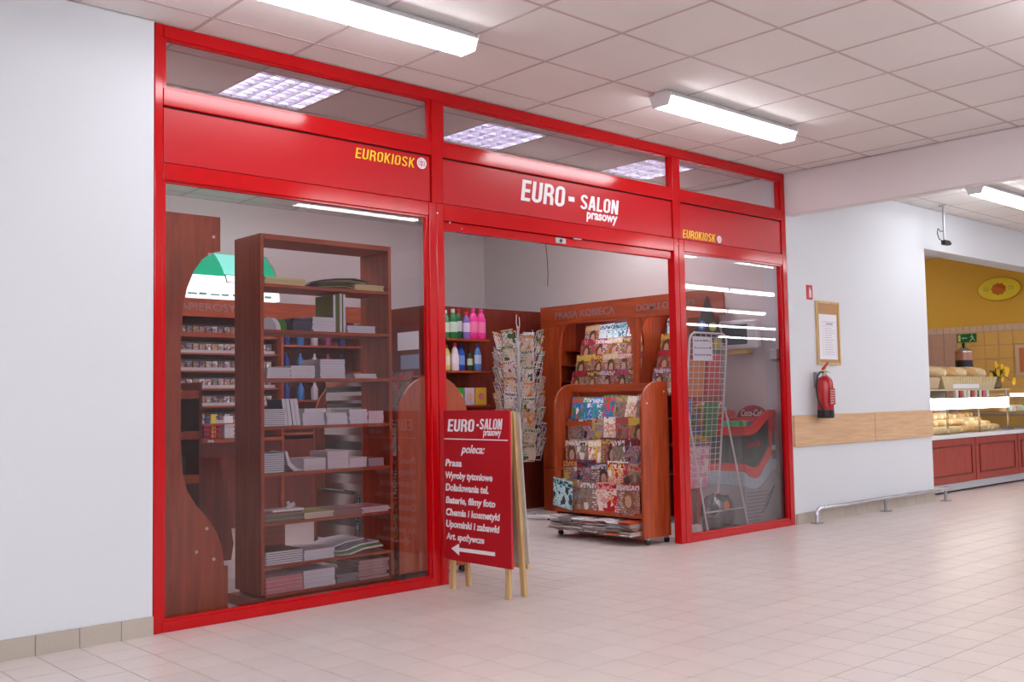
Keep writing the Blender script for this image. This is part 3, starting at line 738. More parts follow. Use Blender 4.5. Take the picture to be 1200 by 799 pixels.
# third shelf
stack('notebook', 'wide white notepads in the low pile at the left of the third shelf', 'notebook', 2.10, 0.15, 0.21, Z[2], 0.062, 5, PAGES, WH)
stack('notebook', 'white notepads in the second pile from the left, third shelf', 'notebook', 2.25, 0.16, 0.22, Z[2], 0.075, 6, PAGES, WH)
stack('notebook', 'white notepads in the tallest pile of the third shelf', 'notebook', 2.45, 0.17, 0.22, Z[2], 0.115, 8, PAGES, [plain(210, 206, 222), plain(196, 192, 214)], jit=0.002)
stack('notebook', 'beige notepads in the thin pile at the right of the third shelf', 'notebook', 2.69, 0.16, 0.2, Z[2], 0.03, 3, PAGES, [plain(216, 190, 186)])
# fourth shelf
stack('exercise_book', 'thin striped exercise books at the left end of the fourth shelf', 'notebook', 2.07, 0.14, 0.2, Z[3], 0.1, 9, PAGES, [plain(64, 60, 84)], jit=0.001)
for k in range(4):
    o = MB().box(0, 0.022, 0, 0.17, 0, 0.155, 0).box(-0.0012, 0, -0.001, 0.171, 0, 0.156, 1).build('writing_pad', [PAGES, [plain(80, 90, 110), WHITE, plain(60, 70, 100), WHITE][k]], loc=(2.215 + 0.027 * k, 0.19, Z[3] + 0.001), rot=(0, -0.14, 0))
    tag(o, ['leftmost', 'second', 'third', 'rightmost'][k] + ' of four upright leaning white writing pads on the fourth shelf', 'writing pad', 'leaning writing pads')
for k, (x, wd, hh, lab) in enumerate(((2.335, 0.145, 0.098, 'directly right of the leaning pads'), (2.495, 0.145, 0.07, 'second from the right-hand group\'s left'), (2.655, 0.13, 0.088, 'next to the pink one'), )):
    stack('paper_pack', 'white paper pads, fourth shelf, pile ' + ['beside the leaning pads', 'lowest of four', 'just left of the pink one'][k], 'notebook', x, wd, 0.2, Z[3], hh, 4, PAGES, WH, jit=0.006)
stack('paper_pack', 'pale pink paper pads in the rightmost pile of the fourth shelf', 'notebook', 2.79, 0.11, 0.2, Z[3], 0.075, 3, plain(226, 200, 210), [plain(222, 196, 206)], jit=0.004)
# fifth shelf
stack('exercise_book', 'thin striped blue exercise books at the left end of the fifth shelf', 'notebook', 2.07, 0.135, 0.2, Z[4], 0.112, 9, PAGES, BL, jit=0.001)
o = MB().prism([(0, 0.115), (0.014, 0.117), (0.035, 0.055), (0.075, 0.018), (0.115, 0.01), (0.115, 0.0), (0.06, 0.0), (0.02, 0.035)], 'y', 0, 0.18).build('bent_notepad', PAGES, loc=(2.215, 0.19, Z[4] + 0.001)); tag(o, 'white notepad slumped in a curve against the striped books, fifth shelf', 'notepad')
stack('paper_pack', 'cream-white pads in the two-book pile right of the slumped notepad', 'notebook', 2.335, 0.145, 0.2, Z[4], 0.07, 2, plain(226, 214, 220), [plain(226, 214, 220)], jit=0.004)
stack('paper_pack', 'white pads of the tallest pile in the middle of the fifth shelf', 'notebook', 2.495, 0.145, 0.2, Z[4], 0.105, 4, plain(222, 208, 216), [plain(214, 200, 210)], jit=0.002)
stack('paper_pack', 'white pads of the low pile right of the tallest one, fifth shelf', 'notebook', 2.65, 0.125, 0.2, Z[4], 0.06, 3, plain(222, 208, 216), WH, jit=0.004)
stack('paper_pack', 'greyish pads of the rightmost pile on the fifth shelf', 'notebook', 2.785, 0.115, 0.2, Z[4], 0.05, 3, plain(170, 150, 160), [plain(150, 130, 146)], jit=0.003)
# sixth shelf
stack('colouring_book', 'blue and green colouring books at the left of the sixth shelf', 'book', 2.07, 0.24, 0.25, Z[5], 0.05, 6, plain(120, 116, 112), [plain(60, 120, 110), plain(190, 196, 60), plain(180, 60, 110)], y0=BY0 + 0.01)
o = tag(MB().box(0, 0.2, 0, 0.1, 0, 0.012).cyl((0.12, 0.05, 0.015), (0.15, 0.02, 0.04), 0.012, n=8).cyl((0.15, 0.06, 0.015), (0.14, 0.08, 0.045), 0.01, n=8).build('toy_blister', WHITE, loc=(2.13, 0.18, Z[5] + 0.0525)), 'small white toy lying on the colouring books', 'toy')
stack('colouring_book', 'cream colouring books second from left on the sixth shelf', 'book', 2.32, 0.2, 0.25, Z[5], 0.035, 3, plain(226, 210, 200), [plain(186, 180, 70), plain(170, 100, 100)], y0=BY0 + 0.01)
stack('colouring_book', 'reddish colouring books in the third pile on the sixth shelf', 'book', 2.53, 0.18, 0.25, Z[5], 0.035, 4, plain(150, 100, 104), [plain(150, 90, 92)], y0=BY0 + 0.01)
stack('colouring_book', 'white colouring books at the right end of the sixth shelf', 'book', 2.715, 0.195, 0.25, Z[5], 0.035, 3, plain(226, 206, 212), [plain(190, 130, 130)], y0=BY0 - 0.01)
# seventh shelf
stack('notebook', 'striped dark-and-white pads at the left of the seventh shelf', 'notebook', 2.075, 0.235, 0.25, Z[6], 0.075, 6, PAGES, [plain(54, 52, 70), plain(90, 70, 60)], y0=BY0 + 0.01, jit=0.001)
stack('notebook', 'white pads in the second pile of the seventh shelf', 'notebook', 2.32, 0.2, 0.25, Z[6], 0.06, 3, PAGES, WH, y0=BY0 + 0.01)
for k in range(5):
    o = MB().prism([(0, 0), (0.1, 0.004), (0.2, 0.028), (0.33, 0.034), (0.33, 0.024), (0.2, 0.018), (0.1, -0.004), (0.02, -0.002)], 'y', 0, 0.24).build('magazine', [PAGES, plain(90, 150, 60), PAGES, plain(120, 120, 126), PAGES][k], loc=(2.53 - 0.02 * (k > 2) * k, 0.165 + 0.012 * k, Z[6] + 0.006 + 0.0105 * k), rot=(0, 0, 0.03 * (k - 2)))
    tag(o, 'wavy white-edged magazine, %s in the seventh shelf pile' % ['lowest', 'second from the bottom', 'middle one', 'second from the top', 'topmost'][k], 'magazine')
# bottom shelf
stack('paper_block', 'red and pink paper blocks at the left of the bottom shelf', 'paper', 2.075, 0.235, 0.25, Z[7], 0.09, 4, PINKP, [PAGES, plain(226, 200, 206)], y0=BY0 + 0.01, jit=0.003)
stack('paper_block', 'white paper blocks second from the left on the bottom shelf', 'paper', 2.32, 0.21, 0.25, Z[7], 0.1, 4, PAGES, WH, y0=BY0 + 0.01, jit=0.003)
stack('paper_block', 'greyish newsprint in the sliding third pile of the bottom shelf', 'paper', 2.55, 0.15, 0.24, Z[7], 0.05, 5, plain(150, 140, 144), [plain(170, 160, 166)], y0=BY0 + 0.01, jit=0.012)
stack('paper_block', 'pinkish newsprint in the thick rightmost pile of the bottom shelf', 'paper', 2.69, 0.215, 0.24, Z[7], 0.115, 6, plain(190, 160, 160), [plain(150, 60, 70), plain(176, 140, 140)], y0=BY0 - 0.0, jit=0.006)

# ================================================================== LEFT WALL UNIT WITH THE CURVED GABLE
gu = thing('curved_wall_unit', 'cherry wall unit with a tall wavy-edged end panel at the far left of the shop', 'shelf unit', (1.35, 0.24, 0))
prof = [(1.35, 0.02), (1.862, 0.02), (1.862, 0.27), (1.85, 0.36), (1.82, 0.44), (1.77, 0.52), (1.70, 0.60), (1.65, 0.68), (1.622, 0.78), (1.612, 0.95), (1.612, 1.50), (1.622, 1.66), (1.645, 1.78), (1.685, 1.88), (1.735, 1.95), (1.79, 1.99), (1.842, 2.003), (1.842, 2.195), (1.35, 2.195)]
g1 = MB().prism(prof, 'y', 0.24, 0.262).build('end_panel', CHERRY, gu, world=True, bevel=0.0015)
MB().prism(prof, 'y', 1.44, 1.462).build('end_panel', CHERRY, gu, world=True)
MB().box(1.352, 1.90, 0.27, 1.44, 0.0, 0.25).build('base_cupboard', CHERRY, gu, world=True)
MB().box(1.335, 1.349, 0.262, 1.44, 0.0, 2.15).build('back_panel', CHERRY, gu, world=True)
MB().box(1.352, 1.80, 0.263, 1.439, 2.02, 2.17).build('header_board', CHERRYY, gu, world=True)
for z in (0.62, 0.95, 1.25, 1.55):
    MB().box(1.352, 1.59, 0.263, 1.439, z, z + 0.02).build('shelf', CHERRYY, gu, world=True)
for (px, pz) in ((1.80, 2.08), (1.775, 1.98), (1.41, 2.0), (1.76, 0.47), (1.70, 0.35), (1.80, 0.30)):
    MB().cyl((px, 0.236, pz), (px, 0.2395, pz), 0.009, n=12).build('screw_cap', plain(226, 206, 190), gu, world=True)

# small open unit behind it, candy rack
lu = thing('low_shelf_unit', 'low open dark cherry shelf unit behind the wavy end panel', 'shelf unit', (1.95, 1.55, 0))
for x in (1.95, 2.312): MB().box(x, x + 0.022, 1.5, 1.8, 0.02, 1.30).build('side_panel', CHERRYD, lu, world=True)
for z in (0.02, 0.62, 0.915, 1.19): MB().box(1.973, 2.311, 1.5, 1.8, z, z + 0.055).build('shelf', CHERRY, lu, world=True)
MB().box(1.973, 2.311, 1.8, 1.81, 0.02, 1.30).build('back_panel', CHERRYD, lu, world=True)
for k, (x, z, h, c) in enumerate(((2.14, 0.975, 0.17, plain(60, 56, 66)), (2.05, 0.675, 0.07, LGREY), (2.06, 0.975, 0.05, LGREY), (2.2, 0.675, 0.12, plain(70, 50, 50)))):
    o = MB().box(0, 0.06, 0, 0.12, 0, h).build('carton', c, loc=(x, 1.58, z + 0.001), bevel=0.003)
    tag(o, ['tall dark carton on the upper shelf of the low unit', 'small grey carton on the lower shelf of the low unit', 'small grey carton beside the tall dark one', 'brown carton on the lower shelf of the low unit'][k], 'carton')
o = MB().prism([(0, 0), (0.10, 0), (0.05, 0.03), (0.02, 0.1), (0, 0.16)], 'y', 0, 0.02).build('leaflet_stand', PAPER, loc=(2.14, 1.6, 1.246)); tag(o, 'white curved leaflet stand on top of the low unit', 'leaflet stand')

cr = thing('sweets_rack', 'sloping cherry rack of wrapped sweets in front of the counter', 'rack', (2.5, 2.0, 0))
for y in (2.0, 3.0): MB().prism([(2.30, 0.0), (2.80, 0.0), (2.82, 0.12), (2.68, 0.87), (2.30, 0.87)], 'y', y, y + 0.02).build('side_panel', CHERRYD, cr, world=True)
MB().box(2.24, 2.6, 2.0, 3.02, 0.875, 0.9).build('top_panel', CHERRYY, cr, world=True)
for k in range(5):
    z = 0.12 + 0.165 * k; x = 2.79 - 0.185 * (z - 0.12)
    MB().box(x - 0.16, x - 0.005, 2.02, 3.0, z - 0.008, z).build('shelf', CHERRYY, cr, world=True)
    for q in range(8):
        o = MB().box(0, 0.085, -0.012, 0.012, 0, 0.1).build('sweets_packet', COVSW, loc=(x - 0.02 + rnd.uniform(0, 0.03), 2.05 + q * 0.118, z + 0.01), rot=(0.25, 0, PI / 2 + rnd.uniform(-0.15, 0.15)), bevel=0.008)
        tag(o, 'wrapped sweets packet in row %s of the sloping rack' % ['five, the lowest,', 'four', 'three', 'two', 'one, the uppermost,'][k], 'sweets', 'sweets packets, row %d' % (5 - k))

# ================================================================== CIGARETTE WALL UNIT
cu_ = thing('cigarette_unit', 'cherry wall unit lettered PAPIEROSY with rows of cigarette packs', 'shelf unit', (3.0, 3.75, 0))
MB().box(2.6, 5.28, 4.09, 4.11, 0.0, 2.12).build('back_panel', CHERRYD, cu_, world=True)
for x in (2.6, 4.22, 5.26): MB().box(x, x + 0.022, 3.75, 4.09, 0.0, 1.965).build('divider', CHERRY, cu_, world=True)
hb = MB().box(2.6, 5.282, 3.73, 3.752, 1.955, 2.12).build('header_board', CHERRYX, cu_, world=True)
text('PAPIEROSY', 'lettering', LETG, hb, (3.12, 3.7295, 2.005), 0.61, 0.075, bold=0.01, depth=0.003)
MB().box(2.6, 5.282, 3.752, 4.09, 2.1, 2.12).build('top_panel', CHERRYX, cu_, world=True)
pk = None
for r in range(6):
    z = 1.79 - 0.163 * r
    MB().box(2.623, 4.218, 3.8, 4.088, z - 0.016, z).build('shelf', CHERRYX, cu_, world=True)
    MB().box(2.64, 4.2, 3.84, 3.842, z, z + 0.03).build('tray_lip', LGREY if r else CHERRYX, cu_, world=True)
    MB().box(2.64, 4.2, 3.87, 4.0, z + 0.088 + 0.01, z + 0.1).build('tray_top', LGREY, cu_, world=True)
    for q in range(17):
        x = 3.14 + q * 0.0625
        if pk is None: pk = MB().box(-0.027, 0.027, -0.011, 0.011, 0, 0.087).mesh('cigarette_pack', COVP)
        o = bpy.data.objects.new('cigarette_pack', pk); C.objects.link(o); o.location = (x, 3.858, z + 0.001); o.rotation_euler = (-0.04, 0, rnd.uniform(-0.04, 0.04))
        tag(o, 'cigarette pack in the %s row under the PAPIEROSY board' % ['top', 'second', 'third', 'fourth', 'fifth', 'lowest'][r], 'cigarettes', 'cigarette packs, %s row' % ['top', 'second', 'third', 'fourth', 'fifth', 'lowest'][r])
MB().box(2.623, 4.218, 3.7, 4.088, 0.80, 0.83).build('counter_top', CHERRYX, cu_, world=True)
MB().box(2.623, 5.26, 3.78, 3.8, 0.0, 0.80).build('cupboard_front', CHERRYD, cu_, world=True)
for z in (0.86, 1.18, 1.46, 1.72): MB().box(4.243, 5.259, 3.78, 4.088, z - 0.018, z).build('shelf', CHERRYX, cu_, world=True)
def basket(name, label, x, c, w_=0.17, filler=None):
    t = thing(name, label, 'basket', (x, 3.78, 0.832))
    MB().box(0, w_, 0, 0.2, 0, 0.006).build('base', c, t)
    m = MB()
    for z in (0.0, 0.04, 0.08, 0.12):
        for a in ((0, w_, 0, 0.005), (0, w_, 0.195, 0.2), (0, 0.005, 0, 0.2), (w_ - 0.005, w_, 0, 0.2)): m.box(a[0], a[1], a[2], a[3], z, z + 0.012)
    for k in range(6):
        xx = k * (w_ - 0.006) / 5
        m.box(xx, xx + 0.006, 0, 0.004, 0, 0.13); m.box(xx, xx + 0.006, 0.196, 0.2, 0, 0.13)
    m.build('lattice', c, t)
basket('plastic_basket', 'red plastic basket on the counter below the cigarettes', 3.44, plain(214, 30, 50))
basket('plastic_basket', 'white plastic basket on the counter, right of the red one', 3.64, WHITE, 0.22)
for k, (x, w_, h, c, nm) in enumerate(((3.47, 0.05, 0.19, plain(40, 50, 120), 'blue and tall carton in the red basket'), (3.53, 0.05, 0.22, plain(216, 206, 60), 'yellow carton in the red basket'), (3.66, 0.09, 0.2, PAPER, 'white carton in the white basket'), (3.76, 0.08, 0.17, plain(220, 150, 110), 'orange and white carton in the white basket'))):
    tag(MB().box(0, w_, 0, 0.08, 0, h).build('carton', c, loc=(x, 3.83, 0.84), bevel=0.003), nm, 'carton')
# bottles and boxes in the right half of the unit
for k in range(14):
    c = [plain(40, 60, 150), plain(60, 120, 190), plain(200, 190, 200), plain(150, 60, 120), plain(40, 50, 110)][k % 5]
    z = [1.46, 1.72, 1.18][k // 5] if k < 10 else 1.18
    o = MB().lathe([(0.032, 0), (0.036, 0.01), (0.036, 0.11), (0.02, 0.14), (0.014, 0.15), (0.014, 0.18)], n=10, c=(0, 0, 0)).build('bottle', c, loc=(4.32 + (k % 5) * 0.16, 3.84, z + 0.001), smooth=True)
    tag(o, 'small coloured bottle on the shelves right of the cigarettes, seen through the bookcase', 'bottle', 'small bottles on the back shelves')

# illuminated sign above
lb = thing('light_box', 'glowing green and white light box above the cigarette shelves', 'light box', (3.2, 3.8, 2.122))
arc = lambda y0, z: y0
lbp = []
def lbox(name, x0, x1, z0, z1, m, yo=0.0):
    mb = MB(); n = 8; b = 0
    rows = [z0 + (z1 - z0) * k / n for k in range(n + 1)]
    def yy(z): t = (z - 2.125) / 0.46; return 3.68 + 0.28 * max(0, t) ** 2.2 - yo
    pts = [(yy(z), z) for z in rows]; back = [(yy(z) + (0.004 if yo else 0.1), z) for z in reversed(rows)]
    mb.prism(pts + back, 'x', x0, x1)
    return mb.build(name, m, lb, world=True)
lbox('white_panel', 2.95, 4.16, 2.125, 2.34, LUMW)
lbox('green_panel', 2.95, 4.16, 2.341, 2.585, LUMG)
lbox('pale_panel', 3.62, 4.02, 2.345, 2.58, LUMG2, 0.004)
lbox('warning_frame', 3.62, 3.95, 2.28, 2.36, BLACK, 0.006)
lbox('warning_panel', 3.63, 3.94, 2.287, 2.353, LUMW, 0.011)
for x in (2.935, 4.161):
    MB().prism([(3.66, 2.122), (3.96, 2.122), (4.08, 2.595), (3.96, 2.595), (3.80, 2.46), (3.70, 2.30)], 'x', x, x + 0.014).build('end_cap', LGREY, lb, world=True)
for k in range(9):
    MB().box(3.12 + 0.11 * k, 3.19 + 0.11 * k + 0.02 * (k % 2), 3.672, 3.676, 2.15, 2.163 + 0.004 * (k % 3)).build('small_print', plain(120, 160, 160), lb, world=True)

# ================================================================== BOTTLE SHELVES ON THE INNER PARTITION
bp = thing('cosmetics_unit', 'dark cherry partition with shelves of household bottles in the shop', 'shelf unit', (5.3, 2.85, 0))
MB().box(5.32, 7.16, 2.85, 2.872, 0.0, 2.085).build('back_panel', CHERRYD, bp, world=True)
MB().box(5.30, 5.32, 2.60, 3.72, 0.0, 2.085).build('side_panel', CHERRYD, bp, world=True)
for z in (0.35, 0.72, 1.10, 1.435, 1.745):
    MB().box(5.321, 5.86, 2.56, 2.849, z - 0.02, z).build('shelf', CHERRYX, bp, world=True, bevel=0.001)
MB().box(5.12, 5.299, 2.9, 3.7, 1.38, 1.40).build('side_shelf', CHERRYY, bp, world=True)
MB().cyl((5.86, 2.57, 1.44), (5.98, 2.55, 1.425), 0.005, n=8).build('shelf_peg', CHROME, bp, world=True)
for k, (y0, y1, z0, z1) in enumerate(((2.98, 3.33, 1.66, 1.84), (2.98, 3.28, 1.47, 1.61))):
    o = MB().box(5.296, 5.2985, y0, y1, z0, z1).build('notice', PAPER if k == 0 else plain(150, 160, 190)); tag(o, ['white paper notice on the side of the dark partition, upper one', 'bluish paper notice on the side of the dark partition, lower one'][k], 'notice')
tag(MB().box(0, 0.14, 0, 0.3, 0, 0.11).build('dark_bag', BLACK, loc=(5.13, 3.35, 1.402), bevel=0.03), 'dark bag on the small side shelf of the partition', 'bag')

def bottle(label, c, cap, prof, x, y, z, s=1.0, lab=None, grp=None, sy=0.6):
    t = thing('bottle', label, 'bottle', (x, y, z + 0.001), group=grp)
    pr = [(r * s, h * s) for r, h in prof]
    MB().lathe(pr, n=16, sy=sy).build('body', c, t, smooth=True)
    top = pr[-1][1]
    MB().lathe([(0.016 * s, top), (0.018 * s, top + 0.003), (0.016 * s, top + 0.035 * s)], n=12).build('cap', cap, t, smooth=True)
    if lab:
        MB().lathe([(prof[2][0] * s * 1.015, prof[2][1] * s + 0.01), (prof[2][0] * s * 1.02, prof[2][1] * s + 0.06 * s), (prof[2][0] * s * 1.01, prof[2][1] * s + 0.1 * s)], n=16, sy=sy * 1.02).build('label_wrap', lab, t, smooth=True)
    return t
PA = [(0.035, 0), (0.045, 0.01), (0.046, 0.05), (0.046, 0.17), (0.03, 0.215), (0.015, 0.23)]
PB = [(0.04, 0), (0.046, 0.01), (0.044, 0.06), (0.032, 0.13), (0.04, 0.17), (0.03, 0.21), (0.014, 0.235)]
z3, z2, z1_ = 1.745, 1.435, 1.10
bottle('pale green household bottle at the left of the top bottle shelf', plain(60, 130, 80), WHITE, PA, 5.38, 2.66, z3, 1.05, plain(206, 216, 196))
bottle('green washing-up bottle with a white cap, top bottle shelf', plain(20, 120, 56), WHITE, PA, 5.46, 2.64, z3, 1.1, plain(200, 220, 200))
bottle('dark green bottle with a red cap, top bottle shelf', plain(16, 90, 50), plain(210, 30, 40), PB, 5.54, 2.66, z3, 1.1, plain(190, 190, 200))
bottle('lilac bottle with a red cap, top bottle shelf', plain(130, 100, 180), plain(210, 30, 40), PB, 5.62, 2.63, z3, 1.0, plain(220, 200, 230))
bottle('bright pink softener bottle, left one of the pair', plain(236, 50, 150), plain(236, 70, 150), PA, 5.70, 2.62, z3, 1.15, plain(240, 120, 170))
bottle('bright pink softener bottle, right one of the pair', plain(236, 50, 150), plain(236, 70, 150), PA, 5.80, 2.62, z3, 1.15, plain(240, 120, 170))
bottle('yellow bottle at the left of the middle bottle shelf', plain(226, 206, 120), plain(200, 90, 60), PA, 5.38, 2.65, z2, 0.95, plain(240, 230, 200))
bottle('white shampoo bottle with a pink cap, middle bottle shelf', plain(230, 210, 220), plain(220, 60, 110), PB, 5.46, 2.62, z2, 1.0, plain(236, 220, 230))
bottle('dark blue bottle on the middle bottle shelf', plain(40, 80, 190), plain(30, 60, 150), PA, 5.56, 2.65, z2, 1.0, plain(120, 160, 220))
bottle('squat dark green bottle on the middle bottle shelf', plain(16, 70, 40), plain(20, 60, 40), PB, 5.65, 2.62, z2, 0.75, plain(196, 206, 180))
bottle('light blue bottle at the right of the middle bottle shelf', plain(90, 140, 210), plain(70, 110, 200), PB, 5.75, 2.62, z2, 0.98, plain(196, 210, 236))
for k, (x, w_, h, c, lab) in enumerate(((5.345, 0.09, 0.21, plain(216, 90, 50), 'orange carton at the left of the lowest bottle shelf'), (5.45, 0.1, 0.17, plain(60, 160, 60), 'green detergent carton, lowest bottle shelf'), (5.565, 0.12, 0.17, plain(216, 196, 216), 'pale pink nappy-style carton with a face print'), (5.70, 0.14, 0.17, plain(226, 180, 60), 'yellow detergent carton, lowest bottle shelf'))):
    t = thing('carton', lab, 'carton', (x, 2.60, z1_ + 0.001))
    MB().box(0, w_, 0, 0.12, 0, h).build('box', c, t, bevel=0.003)
    MB().lathe([(0.0, 0), (0.035, 0.0), (0.035, 0.002), (0, 0.002)], n=16).build('printed_disc', [PAPER, plain(236, 230, 226), plain(226, 170, 150), plain(216, 120, 130)][k], t, loc=(w_ / 2, -0.0005, h / 2), rot=(PI / 2, 0, 0))
for z in (0.72, 0.35):
    for k in range(5):
        tag(MB().box(0, 0.085, 0, 0.15, 0, 0.2).build('carton', plain(150 + 12 * k, 60 + 20 * k, 60 + 10 * (k % 3)), loc=(5.34 + 0.1 * k, 2.62, z + 0.001)), 'reddish carton on the low shelves behind the standing sign', 'carton', 'cartons on the low shelves')

# ================================================================== POSTCARD SPINNER
sp_ = thing('card_spinner', 'white wire card spinner in front of the dark partition', 'display rack', (5.93, 2.22, 0))
MB().cyl((0, 0, 0.045), (0, 0, 1.7), 0.014, n=12).build('pole', WIRE, sp_)
m = MB()
for a in (0.4, 0.4 + PI / 2): 
    Tm = Matrix.Rotation(a, 4, 'Z'); m.box(-0.3, 0.3, -0.02, 0.02, 0.018, 0.045, T=Tm)
m.build('base_cross', WIRE, sp_, bevel=0.003)
for a in (0.4, 0.4 + PI / 2, 0.4 + PI, 0.4 + 1.5 * PI):
    MB().cyl((0.29 * math.cos(a), 0.29 * math.sin(a), 0), (0.29 * math.cos(a), 0.29 * math.sin(a), 0.018), 0.018, n=10).build('foot', BLACK, sp_)
m = MB()
for sx, sy in ((-1, -1), (1, -1), (1, 1), (-1, 1)):
    m.cyl((0.1 * sx, 0.1 * sy, 0.58), (0.1 * sx, 0.1 * sy, 1.82), 0.004, n=6)
for k in range(6):
    z = 0.58 + 0.224 * k; m.tube([(-0.1, -0.1, z), (0.1, -0.1, z), (0.1, 0.1, z), (-0.1, 0.1, z)], 0.003, n=5, closed=True)
m.tube([(-0.1, -0.1, 1.82), (-0.115, -0.1, 1.88), (-0.11, -0.1, 1.96)], 0.004, n=5); m.tube([(0.1, 0.1, 1.82), (0.115, 0.1, 1.88), (0.11, 0.1, 1.96)], 0.004, n=5)
m.tube([(-0.1, -0.1, 1.85), (0.1, 0.1, 1.85)], 0.004, n=5)
m.build('wire_frame', WIRE, sp_)
pocket = MB()
for s in (-1, 1): pocket.tube([(s * 0.068, 0.0, 0.0), (s * 0.068, -0.03, 0.0), (s * 0.068, -0.075, 0.15)], 0.0028, n=5)
pocket.tube([(-0.068, -0.03, 0), (0.068, -0.03, 0)], 0.0028, n=5); pocket.tube([(-0.068, -0.075, 0.15), (0.068, -0.075, 0.15)], 0.0028, n=5); pocket.tube([(-0.068, -0.052, 0.07), (0.068, -0.052, 0.07)], 0.0022, n=5)
pme = pocket.mesh('pocket', WIRE); card_me = MB().box(-0.062, 0.062, -0.003, 0.003, 0, 0.165).mesh('greeting_card', COVCARD)
SPIN = -0.355
for f in range(8):
    a = SPIN + f * PI / 4
    for r in range(8):
        z = 0.56 + r * 0.148 + (0.05 if f % 2 else 0)
        d = 0.15
        ox, oy = d * math.sin(a), -d * math.cos(a)
        p = bpy.data.objects.new('pocket', pme); C.objects.link(p); p.parent = sp_; p.location = (ox, oy, z); p.rotation_euler = (0, 0, a)
        if rnd.random() < (1.0 if f in (0, 7) else 0.75):
            o = bpy.data.objects.new('greeting_card', card_me); C.objects.link(o)
            o.location = (5.93 + ox + 0.05 * math.sin(a), 2.22 + oy - 0.05 * math.cos(a), z + 0.008); o.rotation_euler = (-0.0, rnd.uniform(-0.12, 0.12), a)
            o.rotation_euler = (Matrix.Rotation(a, 4, 'Z') @ Matrix.Rotation(0.29, 4, 'X') @ Matrix.Rotation(rnd.choice([0, 0, 0.12, -0.1]), 4, 'Y')).to_euler()
            rn = ['lowest', 'second lowest', 'third lowest', 'fourth lowest', 'fourth highest', 'third highest', 'second highest', 'highest'][r]
            tag(o, 'greeting card in the %s ring of pockets on the wire spinner' % rn, 'greeting card', 'greeting cards, %s ring' % rn)

# ================================================================== MAGAZINE WALL (right-hand side wall of the shop)
pw = thing('magazine_display', 'cherry wall unit lettered PRASA KOBIECA with lit magazine tiers', 'shelf unit', (6.65, 0.26, 0))
hb = MB().prism([(0.30, 1.86), (0.70, 1.86), (0.70, 1.905), (2.62, 1.905), (2.62, 2.10), (0.38, 2.10), (0.32, 2.075), (0.30, 2.02)], 'x', 6.62, 6.645).build('header_board', CHERRYY, pw, world=True, bevel=0.001)
text('PRASA KOBIECA', 'lettering', LETG, hb, (6.6195, 2.40, 1.965), 0.82, 0.07, face='-x', bold=0.01, depth=0.003)
text('DOM I OGRÓD', 'lettering', LETG, hb, (6.6195, 1.30, 1.965), 0.68, 0.08, face='-x', bold=0.01, depth=0.003)
MB().box(7.13, 7.15, 0.74, 2.62, 0, 2.10).build('back_panel', CHERRYD, pw, world=True)
MB().box(6.646, 7.13, 0.74, 2.62, 2.08, 2.10).build('top_panel', CHERRYY, pw, world=True)
for y in (2.60, 1.30, 0.74):
    MB().prism([(6.655, 0.0), (7.13, 0.0), (7.13, 2.08), (6.655, 2.08), (6.655, 1.90), (6.70, 1.80), (6.72, 1.65), (6.70, 1.45), (6.655, 1.30)], 'y', y, y + 0.02).build('divider', CHERRY, pw, world=True)
# face frames with arched cut
for (ya, yb) in ((2.36, 2.62), (1.29, 1.37), (0.70, 0.76)):
    MB().box(6.625, 6.654, ya, yb, 0.0, 1.904).build('face_frame', CHERRY, pw, world=True)
for yc, s in ((2.36, -1), (1.37, 1), (1.29, -1)):
    pts = [(yc, 1.904), (yc + s * 0.16, 1.904)] + [(yc + s * 0.16 * math.cos(t * PI / 12) ** 1.0, 1.904 - 0.30 * math.sin(t * PI / 12)) for t in range(1, 7)]
    if s < 0: pts = pts[::-1]
    # concave corner fillet
    pts = [(yc, 1.904), (yc + s * 0.12, 1.904)] + [(yc + s * 0.12 * (1 - math.sin(t * PI / 12)), 1.904 - 0.32 * (1 - math.cos(t * PI / 12))) for t in range(1, 7)]
    MB().prism(pts, 'x', 6.63, 6.65).build('corner_fillet', CHERRY, pw, world=True)
MB().box(6.68, 6.72, 1.42, 2.34, 1.95, 1.975).build('light_tube', RTUBE, pw, world=True)
MB().box(6.68, 6.72, 0.78, 1.26, 1.95, 1.975).build('light_tube', RTUBE, pw, world=True)
def OR(k, n):
    if n == 1: return 'only one'
    a = ['leftmost', 'second from left', 'third from left', 'fourth from left']
    b = ['rightmost', 'second from right', 'third from right']
    return a[k] if k < (n + 1) // 2 else b[n - 1 - k]
mag_me = {}
def mag(M_, w_, h, loc, face, tilt, roll, label, group, thick=0.006):
    k = (M_.name, w_, h, thick)
    if k not in mag_me:
        mag_me[k] = MB().box(-w_ / 2, w_ / 2, 0, thick, 0, h).mesh('magazine', M_)
    o = bpy.data.objects.new('magazine', mag_me[k]); C.objects.link(o); o.location = loc
    # face: rotation about z; local -y looks at the reader
    o.rotation_euler = (Matrix.Rotation(face, 4, 'Z') @ Matrix.Rotation(-tilt, 4, 'X') @ Matrix.Rotation(roll, 4, 'Y')).to_euler()
    return tag(o, label, 'magazine', group)
FX = -PI / 2   # face looking to -x
tiers = [(7.00, 1.655), (6.93, 1.50), (6.86, 1.335), (6.79, 1.17), (6.74, 0.95), (6.70, 0.7), (6.67, 0.45)]
